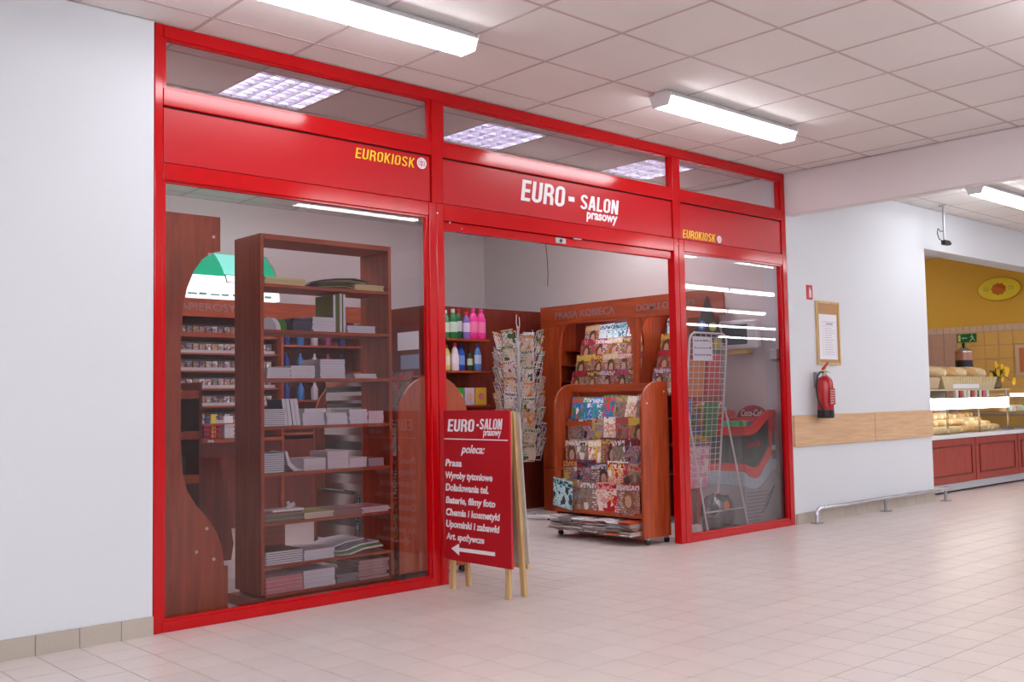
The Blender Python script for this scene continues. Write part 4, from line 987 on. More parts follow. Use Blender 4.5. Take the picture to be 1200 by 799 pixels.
for t_, (x, z) in enumerate(tiers):
    for (ya, yb, bn) in ((1.38, 2.35, 'first'), (0.77, 1.27, 'second')):
        ye0, ye1 = (1.3205, 2.5995) if bn == 'first' else (0.7605, 1.2995)
        MB().box(x - 0.05, 7.128, ye0, ye1, z - 0.015, z).build('tier_shelf', CHERRYD, pw, world=True)
        if t_ > 3: continue
        n = 5 if bn == 'first' else 4; wd = 0.20
        for q in range(n):
            y = yb - 0.1 - q * (yb - ya - 0.2) / (n - 1)
            pale = t_ == 0 and ((bn == 'first' and q in (1, 2, 3)) or (bn == 'second' and q == 0))
            Mc = COVL if pale else COVW
            rn = ['top', 'second', 'third', 'fourth'][t_]
            mag(Mc, 0.2, 0.265, (x - 0.034 - 0.002 * q + (0.01 * (q % 2)), y, z + 0.001), FX, 0.2 if t_ else 0.28, rnd.uniform(-0.05, 0.05),
                ('pale lit newspaper, %s, top tier, %s bay of magazine wall' % (OR(q, n), bn) if pale else 'glossy magazine, %s, %s tier, %s bay of magazine wall' % (OR(q, n), rn, bn)), None)

# ================================================================== MAGAZINE CART IN THE DOORWAY
ct = thing('magazine_cart', 'cherry magazine cart with rounded gables on castors behind the third red post', 'display cart', (5.3, 0.14, 0))
cp = [(5.30, 0.055), (5.62, 0.055), (5.62, 1.27), (5.50, 1.27)] + [(5.50 - 0.20 * math.sin(t * PI / 14), 1.07 + 0.20 * math.cos(t * PI / 14)) for t in range(1, 8)]
for y in (0.14, 1.09): MB().prism(cp, 'y', y, y + 0.024).build('gable', CHERRY, ct, world=True, bevel=0.0015)
MB().box(5.60, 5.618, 0.165, 1.089, 0.055, 1.262).build('back_panel', CHERRYY, ct, world=True)
MB().box(5.31, 5.598, 0.165, 1.089, 0.055, 0.075).build('bottom_panel', CHERRYY, ct, world=True)
MB().box(5.50, 5.52, 0.165, 1.089, 1.20, 1.262).build('top_batten', CHERRYY, ct, world=True)
for y in (0.155, 1.105):
    for x in (5.35, 5.58):
        c_ = MB().cyl((x, y - 0.012, 0.024), (x, y + 0.012, 0.024), 0.022, n=14).build('castor', BLACK, ct, world=True)
        MB().box(x - 0.012, x + 0.012, y - 0.014, y + 0.014, 0.04, 0.054).build('bracket', STEEL, c_, world=True)
for y in (0.1385, ):
    for x, z in ((5.36, 1.10), (5.57, 1.19)): MB().cyl((x, y, z), (x, y - 0.002, z), 0.008, n=10).build('screw_cap', plain(230, 210, 190), ct, world=True)
rows = [(5.45, 0.935), (5.425, 0.745), (5.395, 0.565), (5.365, 0.385), (5.335, 0.225)]
for r, (x, z) in enumerate(rows):
    MB().box(x - 0.03, 5.598, 0.166, 1.088, z - 0.018, z).build('tier', CHERRYY, ct, world=True)
    MB().box(x - 0.036, x - 0.031, 0.166, 1.088, z - 0.018, z + 0.018).build('tier_lip', CHERRYY, ct, world=True)
    n = [7, 6, 6, 5, 4][r]; wd, ht = [(0.14, 0.23), (0.19, 0.235), (0.2, 0.245), (0.215, 0.24), (0.235, 0.25)][r]
    for q in range(n):
        y = 1.07 - wd / 2 - 0.01 - q * (0.88 - wd) / (n - 1)
        Mc = COVC if (r == 0 and q < 4) else rnd.choice([COVG, COVG, COVW, COVP, COVSW])
        rn = ['top', 'second', 'middle', 'fourth', 'lowest'][r]
        lab = 'blue comic, %s on the top tier of the cart' % OR(q, n) if Mc is COVC else 'colourful magazine, %s on the %s tier of the cart' % (OR(q, n), rn)
        mag(Mc, wd, ht + rnd.uniform(-0.01, 0.015), (x - 0.012 - 0.0026 * q - (0.018 if r == 4 else 0), y, z + 0.001), FX, 0.22 if r == 0 else 0.03, rnd.uniform(-0.07, 0.07), lab, None, thick=0.004)
# the lowest magazine leaning out
mag(COVL, 0.22, 0.24, (5.27, 1.0, 0.245), FX, -0.12, 0.16, 'greenish magazine slumped out of the lowest tier at the left of the cart', None, thick=0.004)
# newspapers on the cart's bottom shelf
for p_ in range(7):
    y = 1.04 - p_ * 0.13; z = 0.0765; n = [9, 9, 6, 6, 8, 8, 8][p_]
    lab = 'folded newspaper at the bottom of the cart, pile %s' % ['at the far left', 'second from the left', 'third from the left', 'in the middle', 'third from the right', 'second from the right', 'at the far right'][p_]
    for k in range(n):
        h = rnd.uniform(0.01, 0.022)
        if z + h > 0.195: break
        o = MB().prism([(0, 0), (0.25, 0), (0.25, h * 0.8), (0.1, h), (0.0, h * 0.7), (-0.008, h * 0.35)], 'y', -0.062, 0.062).build('newspaper', rnd.choice([plain(206, 196, 196), plain(176, 164, 166), plain(220, 214, 216), plain(190, 176, 170), plain(150, 130, 126), plain(196, 90, 60)]), loc=(5.245 - rnd.uniform(0, 0.06), y + rnd.uniform(-0.006, 0.006), z), rot=(0, 0, rnd.uniform(-0.12, 0.12)))
        tag(o, lab, 'newspaper', lab); z += h + 0.0008

# ================================================================== SECOND CART (rounded end seen through the left window)
c2 = thing('newspaper_cart', 'round-topped cherry newspaper cart close behind the left window', 'display cart', (3.08, 0.28, 0))
cp2 = [(3.08, 0.05), (3.66, 0.05), (3.66, 1.02)] + [(3.37 + 0.29 * math.cos(t * PI / 16), 1.02 + 0.295 * math.sin(t * PI / 16)) for t in range(1, 16)] + [(3.08, 1.02)]
for y in (0.28, 1.28): MB().prism(cp2, 'y', y, y + 0.024).build('gable', CHERRY, c2, world=True, bevel=0.0015)
MB().box(3.36, 3.38, 0.305, 1.279, 0.05, 1.29).build('centre_panel', CHERRYY, c2, world=True)
MB().box(3.09, 3.65, 0.305, 1.279, 0.05, 0.07).build('bottom_panel', CHERRYY, c2, world=True)
for y in (0.31, 1.26):
    for x in (3.12, 3.62): MB().cyl((x, y - 0.012, 0.0245), (x, y + 0.012, 0.0245), 0.024, n=14).build('castor', BLACK, c2, world=True)
for r, z in enumerate((0.25, 0.52, 0.79, 1.06)):
    MB().box(3.10 + 0.03 * r, 3.359, 0.305, 1.279, z - 0.018, z).build('tier', CHERRYY, c2, world=True)
    MB().box(3.381, 3.64 - 0.03 * r, 0.305, 1.279, z - 0.018, z).build('tier', CHERRYY, c2, world=True)
    for q in range(4):
        Mc = [COVW, COVL, COVG, COVW][(q + r) % 4]
        mag(Mc, 0.21, 0.27 if r < 3 else 0.29, (3.12 + 0.03 * r, 1.15 - q * 0.225, z + 0.001), FX, 0.2, rnd.uniform(-0.05, 0.05), 'magazine, %s on the %s tier of the round-topped cart behind the bookcase' % (OR(q, 4), ['lowest', 'second', 'third', 'top'][r]), None)
# plastic bags of papers hung on the bookcase side of the cart
for k, (y, z, h) in enumerate(((0.60, 0.56, 0.46), (0.58, 1.04, 0.30), (0.70, 0.001, 0.55))):
    t = thing('wrapped_papers', ['papers in a clear wrapper, the middle of three behind the bookcase', 'papers in a clear wrapper, the highest of three behind the bookcase', 'papers in a clear wrapper, the lowest of three behind the bookcase'][k], 'wrapped papers', (3.03, y, z))
    MB().box(-0.006, 0.006, 0, 0.44, 0, h).build('papers', [plain(96, 92, 100), plain(170, 170, 178), plain(120, 130, 160)][k], t)
    mb = MB(); n = 10
    mb.prism([(0.0 - 0.012 - 0.006 * math.sin(i * 1.7), h * i / n) for i in range(n + 1)] + [(-0.009 + 0.0, h), (-0.009, 0)], 'y', -0.01, 0.45)
    mb.build('wrapper', PLASTICWRAP, t)

# ================================================================== RIGHT BAY: grid stand, cooler, monitor
gs = thing('grid_stand', 'white wire grid stand with hanging packets behind the right shop window', 'display stand', (6.06, 0.25, 0))
def gy(z): return 0.42 - 0.10 * z      # the grid leans towards the glass at the top
rim = [(6.075, gy(0.10), 0.10), (6.075, gy(1.62), 1.62), (6.09, gy(1.66), 1.66), (6.13, gy(1.685), 1.685), (6.53, gy(1.685), 1.685), (6.575, gy(1.66), 1.66), (6.59, gy(1.62), 1.62), (6.59, gy(0.10), 0.10)]
MB().tube(rim, 0.009, n=8).build('rim', WIRE, gs, world=True, smooth=True)
for k in range(6):
    x = 6.075 + 0.0736 * (k + 1); MB().cyl((x, gy(0.45), 0.45), (x, gy(1.68), 1.68), 0.0028, n=5).build('grid_wire', WIRE, gs, world=True)
for k in range(25):
    z = 0.45 + 0.05 * k; MB().cyl((6.077, gy(z) - 0.004, z), (6.588, gy(z) - 0.004, z), 0.0028, n=5).build('grid_wire', WIRE, gs, world=True)
for s, x0 in ((0, 6.075), (1, 6.60)):
    MB().tube([(x0, gy(1.05) - 0.012, 1.05), (x0 + (0.0 if s == 0 else 0.04), 0.12, 0.008)], 0.008, n=8).build('leg', WIRE, gs, world=True)
    MB().tube([(x0 if s == 0 else 6.59, gy(0.10), 0.10), (x0 if s == 0 else 6.59, gy(0.0), 0.008)], 0.008, n=8).build('leg', WIRE, gs, world=True)
MB().cyl((6.075, 0.145, 0.19), (6.634, 0.145, 0.19), 0.007, n=8).build('crossbar', WIRE, gs, world=True)
nt_ = thing('price_notice', 'white handwritten notice at the top of the wire grid', 'notice', (6.085, 0.235, 1.45))
MB().box(0, 0.27, 0, 0.001, 0, 0.20).build('sheet', PAPER, nt_)
for k in range(3):
    for q in range(6):
        MB().box(0.02 + 0.04 * q, 0.045 + 0.04 * q + 0.008 * rnd.random(), -0.001, -0.0002, 0.04 + 0.06 * k, 0.044 + 0.06 * k + rnd.uniform(0.002, 0.012)).build('handwriting', plain(120, 120, 170), nt_)
def packet(label, x, z, w_, h, m, dy=0.02, cat='toy packet', hdr=None):
    t = thing('hanging_packet', label, cat, (x, gy(z) + dy, z), rot=(0.1, 0, 0))
    MB().box(0, w_, 0, 0.02, 0, h).build('pack', m, t, bevel=0.006)
    if hdr: MB().box(0, w_, 0.004, 0.012, h, h + 0.04).build('header_card', hdr, t)
    return t
packet('orange and red packet behind the top of the wire grid', 6.11, 1.14, 0.22, 0.33, plain(226, 130, 50), hdr=plain(200, 60, 40))
MB_ = packet('red packet at the top right of the wire grid', 6.36, 1.16, 0.21, 0.36, plain(206, 60, 44), hdr=plain(90, 80, 70))
packet('blue packet low at the left of the wire grid', 6.085, 0.86, 0.10, 0.27, plain(110, 140, 200))
packet('tan packet in the middle of the wire grid', 6.20, 0.80, 0.15, 0.28, COVBOX)
packet('green packet right of the tan one on the wire grid', 6.37, 0.80, 0.19, 0.30, plain(80, 130, 70))
packet('dark red packet under the tan one', 6.14, 0.68, 0.32, 0.11, COVBOX)
packet('small yellow and black packet at the very top right of the grid', 6.45, 1.545, 0.09, 0.1, plain(190, 170, 60))
MB_ = packet('white packet low at the left edge of the grid', 6.085, 0.7, 0.07, 0.14, PAPER)
packet('pink bag with a printed bouquet on the wire grid', 6.13, 0.36, 0.33, 0.37, PINKBAG, cat='bag')
tb = thing('clear_toy_bag', 'clear bag of toys with an orange sticker at the foot of the wire stand', 'toy bag', (6.12, 0.2, 0))
mb = MB().lathe([(0.12, 0), (0.2, 0.02), (0.215, 0.12), (0.2, 0.24), (0.14, 0.31), (0.05, 0.33)], n=18, sy=0.4, c=(0.22, 0.02, 0)); mb.build('bag', PLASTICWRAP, tb, smooth=True)
for k, (dx, dz, c) in enumerate(((0.12, 0.08, plain(110, 100, 116)), (0.24, 0.07, plain(70, 66, 76)), (0.32, 0.14, plain(150, 140, 150)), (0.18, 0.2, plain(60, 56, 66)))):
    MB().box(-0.045, 0.045, -0.03, 0.03, -0.05, 0.05).build('toy', c, tb, loc=(dx, 0.03, dz), rot=(0, 0.3 * k, 0), bevel=0.02)
MB().cyl((0.22, -0.075, 0.23), (0.22, -0.077, 0.23), 0.04, n=8).build('sticker', plain(236, 140, 60), tb, loc=(0, 0, 0))

pz = thing('jigsaw_box', 'yellow and green toy box with a red edge behind the wire stand', 'toy box', (6.66, 0.64, 0.0), rot=(0, 0, 0))
MB().box(0, 0.38, 0, 0.045, 0, 1.12).build('box', plain(180, 50, 34), pz)
MB().box(0.012, 0.368, -0.001, 0, 0.75, 1.108).build('printed_front', COVBOX, pz)

# cooler
co = thing('drinks_cooler', 'grey and red chest cooler with wavy red trim and smoky glass', 'cooler', (6.64, 0.16, 0))
CX0, CX1, CY0, CY1 = 6.66, 7.15, 0.16, 0.62
def wave(pts): return pts
body = [(CX0, 0.03), (CX1, 0.03), (CX1, 0.50), (7.06, 0.46), (6.98, 0.40), (6.90, 0.35), (6.83, 0.33), (6.74, 0.34), (CX0, 0.37)]
MB().prism(body, 'y', CY0, CY1).build('body', GREY, co, world=True, bevel=0.008)
ice = [(CX0, 0.372), (6.74, 0.342), (6.83, 0.332), (6.90, 0.352), (6.98, 0.402), (7.06, 0.462), (CX1, 0.502), (CX1, 0.62), (7.06, 0.60), (6.97, 0.52), (6.89, 0.44), (6.83, 0.42), (6.74, 0.44), (CX0, 0.49)]
MB().prism(ice, 'y', CY0 + 0.003, CY1).build('ice_band', ICE, co, world=True)
redw = [(CX0, 0.492), (6.74, 0.442), (6.83, 0.422), (6.89, 0.442), (6.97, 0.522), (7.06, 0.602), (CX1, 0.622), (CX1, 0.70), (7.05, 0.69), (6.96, 0.60), (6.88, 0.53), (6.80, 0.52), (6.72, 0.54), (CX0, 0.56)]
MB().prism(redw, 'y', CY0 - 0.004, CY1).build('red_wave', COKERED, co, world=True, bevel=0.004)
glz = [(CX0, 0.562), (6.72, 0.542), (6.80, 0.522), (6.88, 0.532), (6.96, 0.602), (7.05, 0.692), (7.05, 0.93), (6.97, 0.90), (6.90, 0.85), (6.83, 0.815), (6.75, 0.80), (CX0, 0.80)]
MB().prism(glz, 'y', CY0 + 0.01, CY0 + 0.016).build('front_glass', DARKG, co, world=True)
MB().prism([(CX0 + 0.01, 0.56), (7.05, 0.56), (7.05, 0.78), (CX0 + 0.01, 0.78)], 'y', CY0 + 0.2, CY0 + 0.21).build('liner', plain(96, 100, 116), co, world=True)
rim_ = [(CX0, 0.80), (6.75, 0.80), (6.83, 0.815), (6.90, 0.85), (6.97, 0.90), (7.05, 0.945), (7.12, 0.955), (CX1, 0.95), (CX1, 1.015), (7.08, 1.02), (7.0, 1.0), (6.93, 0.955), (6.86, 0.905), (6.78, 0.88), (CX0, 0.88)]
MB().prism(rim_, 'y', CY0 - 0.006, CY0 + 0.03).build('top_rim', COKERED, co, world=True, bevel=0.004)
MB().prism(rim_, 'y', CY1 - 0.03, CY1).build('top_rim', COKERED, co, world=True, bevel=0.004)
MB().box(CX0, CX0 + 0.02, CY0 + 0.03, CY1 - 0.03, 0.80, 0.88).build('top_rim', COKERED, co, world=True)
MB().box(7.052, CX1, CY0 - 0.002, CY1 - 0.03, 0.70, 0.95).build('end_pillar', COKERED, co, world=True, bevel=0.01)
MB().box(CX0, CX0 + 0.015, CY0 + 0.01, CY1, 0.56, 0.80).build('side_glass', DARKG, co, world=True)
bt = MB().lathe([(0.026, 0), (0.03, 0.01), (0.03, 0.09), (0.024, 0.12), (0.028, 0.17), (0.012, 0.23), (0.011, 0.27)], n=14, sy=0.12, c=(7.105, CY0 - 0.006, 0.58)); bt.build('bottle_picture', plain(90, 20, 20), co, world=True, smooth=True)
bt = MB().lathe([(0.0305, 0.06), (0.0305, 0.10)], n=14, sy=0.14, c=(7.105, CY0 - 0.0065, 0.60)); bt.build('bottle_label', plain(236, 226, 226), co, world=True, smooth=True)
for k in range(9):
    z = 0.06 + 0.03 * k
    MB().box(CX0 + 0.02, 6.86 + 0.02 * k, CY0 - 0.003, CY0 - 0.0005, z, z + 0.008).build('rib', plain(112, 110, 118), co, world=True)
for k in range(4):
    MB().tube([(6.90 + 0.03 * k, CY0 - 0.001, 0.12 + 0.045 * k), (6.96 + 0.03 * k, CY0 - 0.001, 0.155 + 0.045 * k), (7.01 + 0.03 * k, CY0 - 0.001, 0.21 + 0.045 * k)], 0.005, n=5).build('vent_slot', BLACK, co, world=True)
MB().box(CX0 + 0.04, CX1 - 0.04, CY0 + 0.03, CY1 - 0.03, 0, 0.03).build('base', BLACK, co, world=True)
text('Coca-Cola', 'lettering', COKERED, co, (6.74, CY0 + 0.009, 0.70), 0.18, 0.05, shear=0.3, bold=0.005, depth=0.002)
cs = thing('round_red_sign', 'round-topped dark red Coca-Cola sign standing on the chest cooler', 'sign', (7.06, 0.34, 0.93))
MB().prism([(0.17 * math.cos(t * PI / 14), 0.13 * math.sin(t * PI / 14)) for t in range(15)], 'x', 0, 0.02).build('disc', plain(156, 16, 40, 0.25), cs, bevel=0.004)
MB().box(0.004, 0.016, -0.02, 0.02, -0.06, 0.0).build('stem', plain(156, 16, 40, 0.25), cs)
text('Coca-Cola', 'lettering', LETW, cs, (-0.0005, 0.12, 0.03), 0.24, 0.06, face='-x', shear=0.3, bold=0.008, depth=0.002, world=False)
MB().box(6.69, 7.04, 0.24, 0.56, 0.855, 0.872).build('goods_tray', plain(196, 206, 214), co, world=True)
for k in range(6):
    x = 6.70 + 0.055 * k
    o = MB().box(0, 0.048, 0, 0.12, 0, 0.05).build('ice_lolly_pack', [plain(60, 190, 110), plain(90, 200, 140), plain(40, 150, 80), plain(200, 220, 120), plain(90, 180, 200), plain(220, 90, 90)][k], loc=(x, 0.30, 0.8725), rot=(0.0, 0, 0)); tag(o, 'bright ice lolly packet lying at the top of the chest cooler', 'ice lolly', 'ice lollies in the cooler')

# wall monitor, dispenser, hanging dark flag on the magazine wall's end
tv = thing('wall_monitor', 'small grey wall-mounted monitor with a dark screen above the cooler', 'monitor', (7.1, 0.2, 1.6))
MB().box(7.02, 7.10, 0.24, 0.66, 1.57, 1.84).build('casing', WHITE, tv, world=True, bevel=0.02)
MB().box(7.015, 7.022, 0.34, 0.61, 1.615, 1.80).build('screen', SCREEN, tv, world=True, bevel=0.004)
MB().box(7.10, 7.172, 0.42, 0.52, 1.68, 1.78).build('bracket', STEEL, tv, world=True)
MB().box(7.04, 7.12, 0.36, 0.60, 1.53, 1.568).build('yellow_reflection', plain(226, 196, 90), tv, world=True)  # solid yellow block standing for a reflection beneath the casing
dp = thing('wall_dispenser', 'small white dispenser on the wall beside the monitor', 'dispenser', (7.17, 0.12, 1.45))
MB().box(7.11, 7.172, 0.10, 0.17, 1.47, 1.56).build('body', WHITE, dp, world=True, bevel=0.006)
MB().box(7.12, 7.165, 0.105, 0.165, 1.455, 1.47).build('nozzle', GREY, dp, world=True)
pn = thing('pennant', 'dark triangular pennant with a white emblem hanging on the end of the magazine wall', 'pennant', (6.615, 0.45, 1.7))
MB().prism([(0.47, 2.04), (0.30, 1.62), (0.66, 1.62)], 'x', 6.608, 6.614).build('cloth', plain(40, 36, 44), pn, world=True)
MB().cyl((6.607, 0.53, 1.78), (6.604, 0.53, 1.78), 0.045, n=14).build('emblem', plain(60, 110, 190), pn, world=True)
text('S', 'lettering', LETW, pn, (6.6035, 0.55, 1.755), 0.04, 0.05, face='-x', bold=0.02, depth=0.001)
MB().cyl((6.607, 0.41, 1.76), (6.604, 0.41, 1.76), 0.04, n=14).build('emblem', plain(170, 180, 60), pn, world=True)
hw = thing('loose_cable', 'thin dark cable hanging from the shop ceiling behind the sign', 'cable', (5.63, 1.5, H))
MB().tube([(0, 0, 0), (0.004, 0, -0.3), (-0.005, 0, -0.6), (0.012, 0, -0.75), (0.016, 0, -0.85), (0.008, 0, -0.97)], 0.004, n=6).build('cable', BROWN, hw)
MB().cyl((0, 0, -0.008), (0, 0, 0), 0.02, n=10).build('cable_grommet', WHITE, hw)

# ================================================================== RIGHT WALL: sign, notice board, extinguisher, rail
fs = thing('fire_extinguisher_sign', 'small red fire extinguisher sign high on the white wall', 'sign', (7.55, 0, 2.08))
MB().box(7.475, 7.575, -0.004, 0, 2.015, 2.15).build('plate', plain(206, 30, 44), fs, world=True)
MB().cyl((7.525, -0.0045, 2.035), (7.525, -0.0045, 2.10), 0.012, n=10).cyl((7.525, -0.0045, 2.10), (7.525, -0.0045, 2.125), 0.006, n=8).build('pictogram', LETW, fs, world=True)
nb = thing('notice_board', 'narrow cork notice board in a pale wooden frame above the extinguisher', 'notice board', (7.8, 0, 1.45))
MB().box(7.63, 7.99, -0.012, 0, 1.44, 1.99).build('cork', CORK, nb, world=True)
for a in ((7.61, 8.01, 1.99, 2.01), (7.61, 8.01, 1.42, 1.44), (7.61, 7.63, 1.44, 1.99), (7.99, 8.01, 1.44, 1.99)):
    MB().box(a[0], a[1], -0.02, 0, a[2], a[3]).build('frame', PINE, nb, world=True, bevel=0.002)
ns_ = thing('pinned_sheet', 'white printed sheet pinned in the cork notice board', 'notice', (7.65, -0.013, 1.47))
MB().box(0, 0.31, -0.001, 0, 0.0, 0.42).build('sheet', PAPER, ns_)
MB().box(0.06, 0.29, -0.0016, -0.001, 0.348, 0.352).box(0.06, 0.062, -0.0016, -0.001, 0.02, 0.352).box(0.288, 0.29, -0.0016, -0.001, 0.02, 0.352).build('printed_frame', plain(170, 160, 200), ns_)
for k in range(13):
    MB().box(0.09, 0.09 + rnd.uniform(0.12, 0.18), -0.0016, -0.001, 0.31 - k * 0.022, 0.314 - k * 0.022).build('printed_line', plain(176, 170, 204), ns_)
MB().box(0.12, 0.24, -0.0016, -0.001, 0.326, 0.336).build('printed_heading', plain(130, 124, 150), ns_)
ex = thing('fire_extinguisher', 'red fire extinguisher with a black hose hung on the white wall', 'fire extinguisher', (7.57, -0.1, 0.93))
MB().lathe([(0.06, 0.0), (0.074, 0.006), (0.074, 0.075)], n=28).build('base_ring', BLACK, ex, smooth=True)
MB().lathe([(0.072, 0.076), (0.072, 0.31), (0.066, 0.345), (0.048, 0.37), (0.024, 0.384)], n=28).build('cylinder', EXTRED, ex, smooth=True)
MB().lathe([(0.022, 0.384), (0.022, 0.41), (0.016, 0.412), (0.016, 0.425)], n=16).build('valve', STEEL, ex, smooth=True)
MB().cyl((0.0, -0.022, 0.402), (0.0, -0.034, 0.402), 0.014, n=14).build('gauge', LETW, ex)
MB().prism([(-0.035, 0.424), (0.075, 0.405), (0.08, 0.413), (0.0, 0.44), (-0.035, 0.436)], 'y', -0.008, 0.008).build('carry_handle', plain(180, 176, 80), ex)
MB().prism([(-0.035, 0.438), (0.0, 0.444), (0.065, 0.505), (0.068, 0.514), (-0.01, 0.464), (-0.035, 0.452)], 'y', -0.009, 0.009).build('lever', EXTRED, ex)
MB().tube([(-0.02, 0, 0.415), (-0.07, 0, 0.42), (-0.12, 0, 0.38), (-0.145, 0, 0.29), (-0.135, 0, 0.19), (-0.10, -0.01, 0.12), (-0.08, -0.02, 0.085)], 0.0085, n=8).build('hose', BLACK, ex, smooth=True)
MB().tube([(-0.08, -0.02, 0.085), (-0.072, -0.025, 0.065), (-0.068, -0.03, 0.03)], 0.012, n=8).build('nozzle', BLACK, ex, smooth=True)
MB().box(-0.02, 0.02, 0.07, 0.1, 0.28, 0.42).build('wall_bracket', STEEL, ex)
lab = MB().box(-0.045, 0.045, -0.0735, -0.0725, 0.12, 0.27); lab.build('instruction_label', plain(170, 40, 50), ex)
for k in range(6): MB().box(-0.035, 0.02 + 0.004 * k, -0.0742, -0.0735, 0.135 + 0.022 * k, 0.143 + 0.022 * k).build('printed_line', plain(220, 190, 190), ex)
rl = thing('floor_rail', 'low steel bumper rail running along the foot of the white wall', 'rail', (7.38, -0.09, 0))
yr = -0.09
MB().tube([(7.38, yr, 0.0), (7.38, yr, 0.085), (7.395, yr, 0.118), (7.43, yr, 0.13), (9.80, yr, 0.13)], 0.019, n=14).build('tube', CHROME, rl, world=True, smooth=True)
MB().box(9.80, 9.95, yr - 0.019, yr + 0.019, 0.112, 0.148).build('tube_end', CHROME, rl, world=True, bevel=0.006)
for x in (7.38, 8.62, 9.9):
    MB().box(x - 0.05, x + 0.05, yr - 0.04, yr + 0.04, 0.0, 0.008).build('foot_plate', STEEL, rl, world=True)
    if x > 7.5: MB().cyl((x, yr, 0.008), (x, yr, 0.115), 0.016, n=12).build('upright', STEEL, rl, world=True)

# security camera
cc = thing('security_camera', 'small security camera on a rod hanging from the ceiling by the bakery', 'security camera', (9.89, -0.196, H))
MB().cyl((0, 0, -0.012), (0, 0, 0), 0.045, n=16).build('ceiling_plate', LGREY, cc)
MB().cyl((0, 0, -0.37), (0, 0, -0.012), 0.012, n=10).build('rod', STEEL, cc)
MB().box(-0.03, 0.09, -0.025, 0.025, -0.42, -0.37).build('camera_body', BLACK, cc, bevel=0.006, rot=(0, 0, 0))
MB().cyl((0.09, 0, -0.395), (0.125, 0, -0.395), 0.02, n=12).build('lens', BLACK, cc)
MB().tube([(0, 0, -0.27), (-0.08, 0, -0.285), (-0.14, 0, -0.26), (-0.16, 0, -0.31), (-0.12, 0, -0.37), (-0.03, 0, -0.385)], 0.005, n=6).build('cable', BLACK, cc, smooth=True)
# ================================================================== BAKERY
CT = 9.95
bk = thing('bakery_counter', 'bakery counter with panelled red-brown front under a white worktop', 'counter', (CT, 0.26, 0))
MB().box(CT, 13.4, 0.30, 1.2, 0.02, 0.612).build('carcass', MAHOG, bk, world=True)
MB().box(CT, 13.4, 0.285, 0.30, 0.02, 0.10).build('plinth', LGREY, bk, world=True)
MB().box(CT - 0.02, 13.42, 0.245, 1.2, 0.613, 0.655).build('worktop', WHITE, bk, world=True, bevel=0.004)
for k in range(3):
    x0 = 10.28 - 0.0 + (k - 0) * 1.235; x1 = x0 + 1.215
    if k == 0: x0 = CT
    p = MB().box(x0, x1, 0.272, 0.298, 0.105, 0.608).build('front_panel', MAHOG, bk, world=True, bevel=0.002)
    for a in ((x0 + 0.09, x1 - 0.09, 0.185, 0.2), (x0 + 0.09, x1 - 0.09, 0.515, 0.53), (x0 + 0.09, x0 + 0.105, 0.2, 0.515), (x1 - 0.105, x1 - 0.09, 0.2, 0.515)):
        MB().box(a[0], a[1], 0.262, 0.2725, a[2], a[3]).build('moulding', wood_mat('moulding_mahogany', srgb(110, 34, 26), srgb(130, 46, 36)) if 'moulding_mahogany' not in bpy.data.materials else bpy.data.materials['moulding_mahogany'], p, world=True)
dc = thing('bread_display_case', 'glass bread display case with a bright light strip on the bakery counter', 'display case', (CT, 0.3, 0.656))
m = MB().box(CT, 12.60, 0.30, 0.302, 0.66, 0.985); m.f = [m.f[2]]; m.m = [0]; m.build('front_glass', CLEAR, dc, world=True)
MB().box(CT, 12.60, 0.30, 0.32, 0.95, 1.075).build('light_panel', BTUBE, dc, world=True)
MB().box(CT, 12.62, 0.29, 1.1, 1.165, 1.18).build('top_shelf', plain(206, 196, 170), dc, world=True)
MB().box(CT, 12.60, 0.34, 1.0, 1.075, 1.083).build('upper_glass', CLEAR, dc, world=True)
for x in (10.9, 11.75, 12.59): MB().box(x, x + 0.012, 0.31, 0.33, 0.657, 1.165).build('strut', CHROME, dc, world=True)
MB().box(CT, 12.6, 1.08, 1.1, 0.657, 1.165).build('back_panel', plain(206, 200, 196), dc, world=True)
lf_a = MB().lathe([(0.004, -0.1), (0.028, -0.085), (0.04, -0.04), (0.042, 0.0), (0.04, 0.04), (0.028, 0.085), (0.004, 0.1)], n=10).mesh('bread_roll', BREAD, smooth=True)
lf_b = MB().lathe([(0.004, -0.17), (0.03, -0.15), (0.04, -0.08), (0.042, 0.0), (0.04, 0.08), (0.03, 0.15), (0.004, 0.17)], n=10).mesh('bread_roll', BREAD2, smooth=True)
for q in range(84):
    row = q % 4; k = q // 4
    x = 10.2 + k * 0.112 + rnd.uniform(-0.006, 0.006)
    hmax = 1.0 if x < 11.6 else 0.6
    lay = rnd.random() * 0
    z = 0.70 + row * 0.078 * hmax + rnd.uniform(0, 0.006)
    o = bpy.data.objects.new('bread_roll', lf_a if rnd.random() < 0.6 or x > 12.2 else lf_b); C.objects.link(o)
    o.location = (x, 0.46 + 0.11 * row, z + 0.0); o.rotation_euler = (PI / 2 + rnd.uniform(-0.1, 0.1), rnd.uniform(-0.2, 0.2), rnd.uniform(-0.35, 0.35))
    rn = ['front', 'second', 'third', 'rear'][row]
    tag(o, 'golden bread roll in the %s row of the glass bread case' % rn, 'bread', 'bread rolls, %s row' % rn)
for k in range(9):
    o = MB().box(0, 0.07, 0, 0.03, 0, 0.085 + 0.02 * (k % 3)).build('price_card', [PAPER, plain(200, 60, 90), PAPER][k % 3], loc=(11.55 + k * 0.11, 0.5, 1.0835), rot=(0, rnd.uniform(-0.06, 0.06), 0)); tag(o, 'white or red carton standing on the case\'s glass shelf', 'carton', 'cartons on the case shelf')
bkt = thing('bread_basket', 'pale wicker basket of bread on top of the display case', 'basket', (10.6, 0.33, 1.181))
MB().prism([(0.30, 0), (1.64, 0), (1.76, 0.15), (0.22, 0.15)], 'y', 0, 0.3).build('basket', WICKER, bkt)
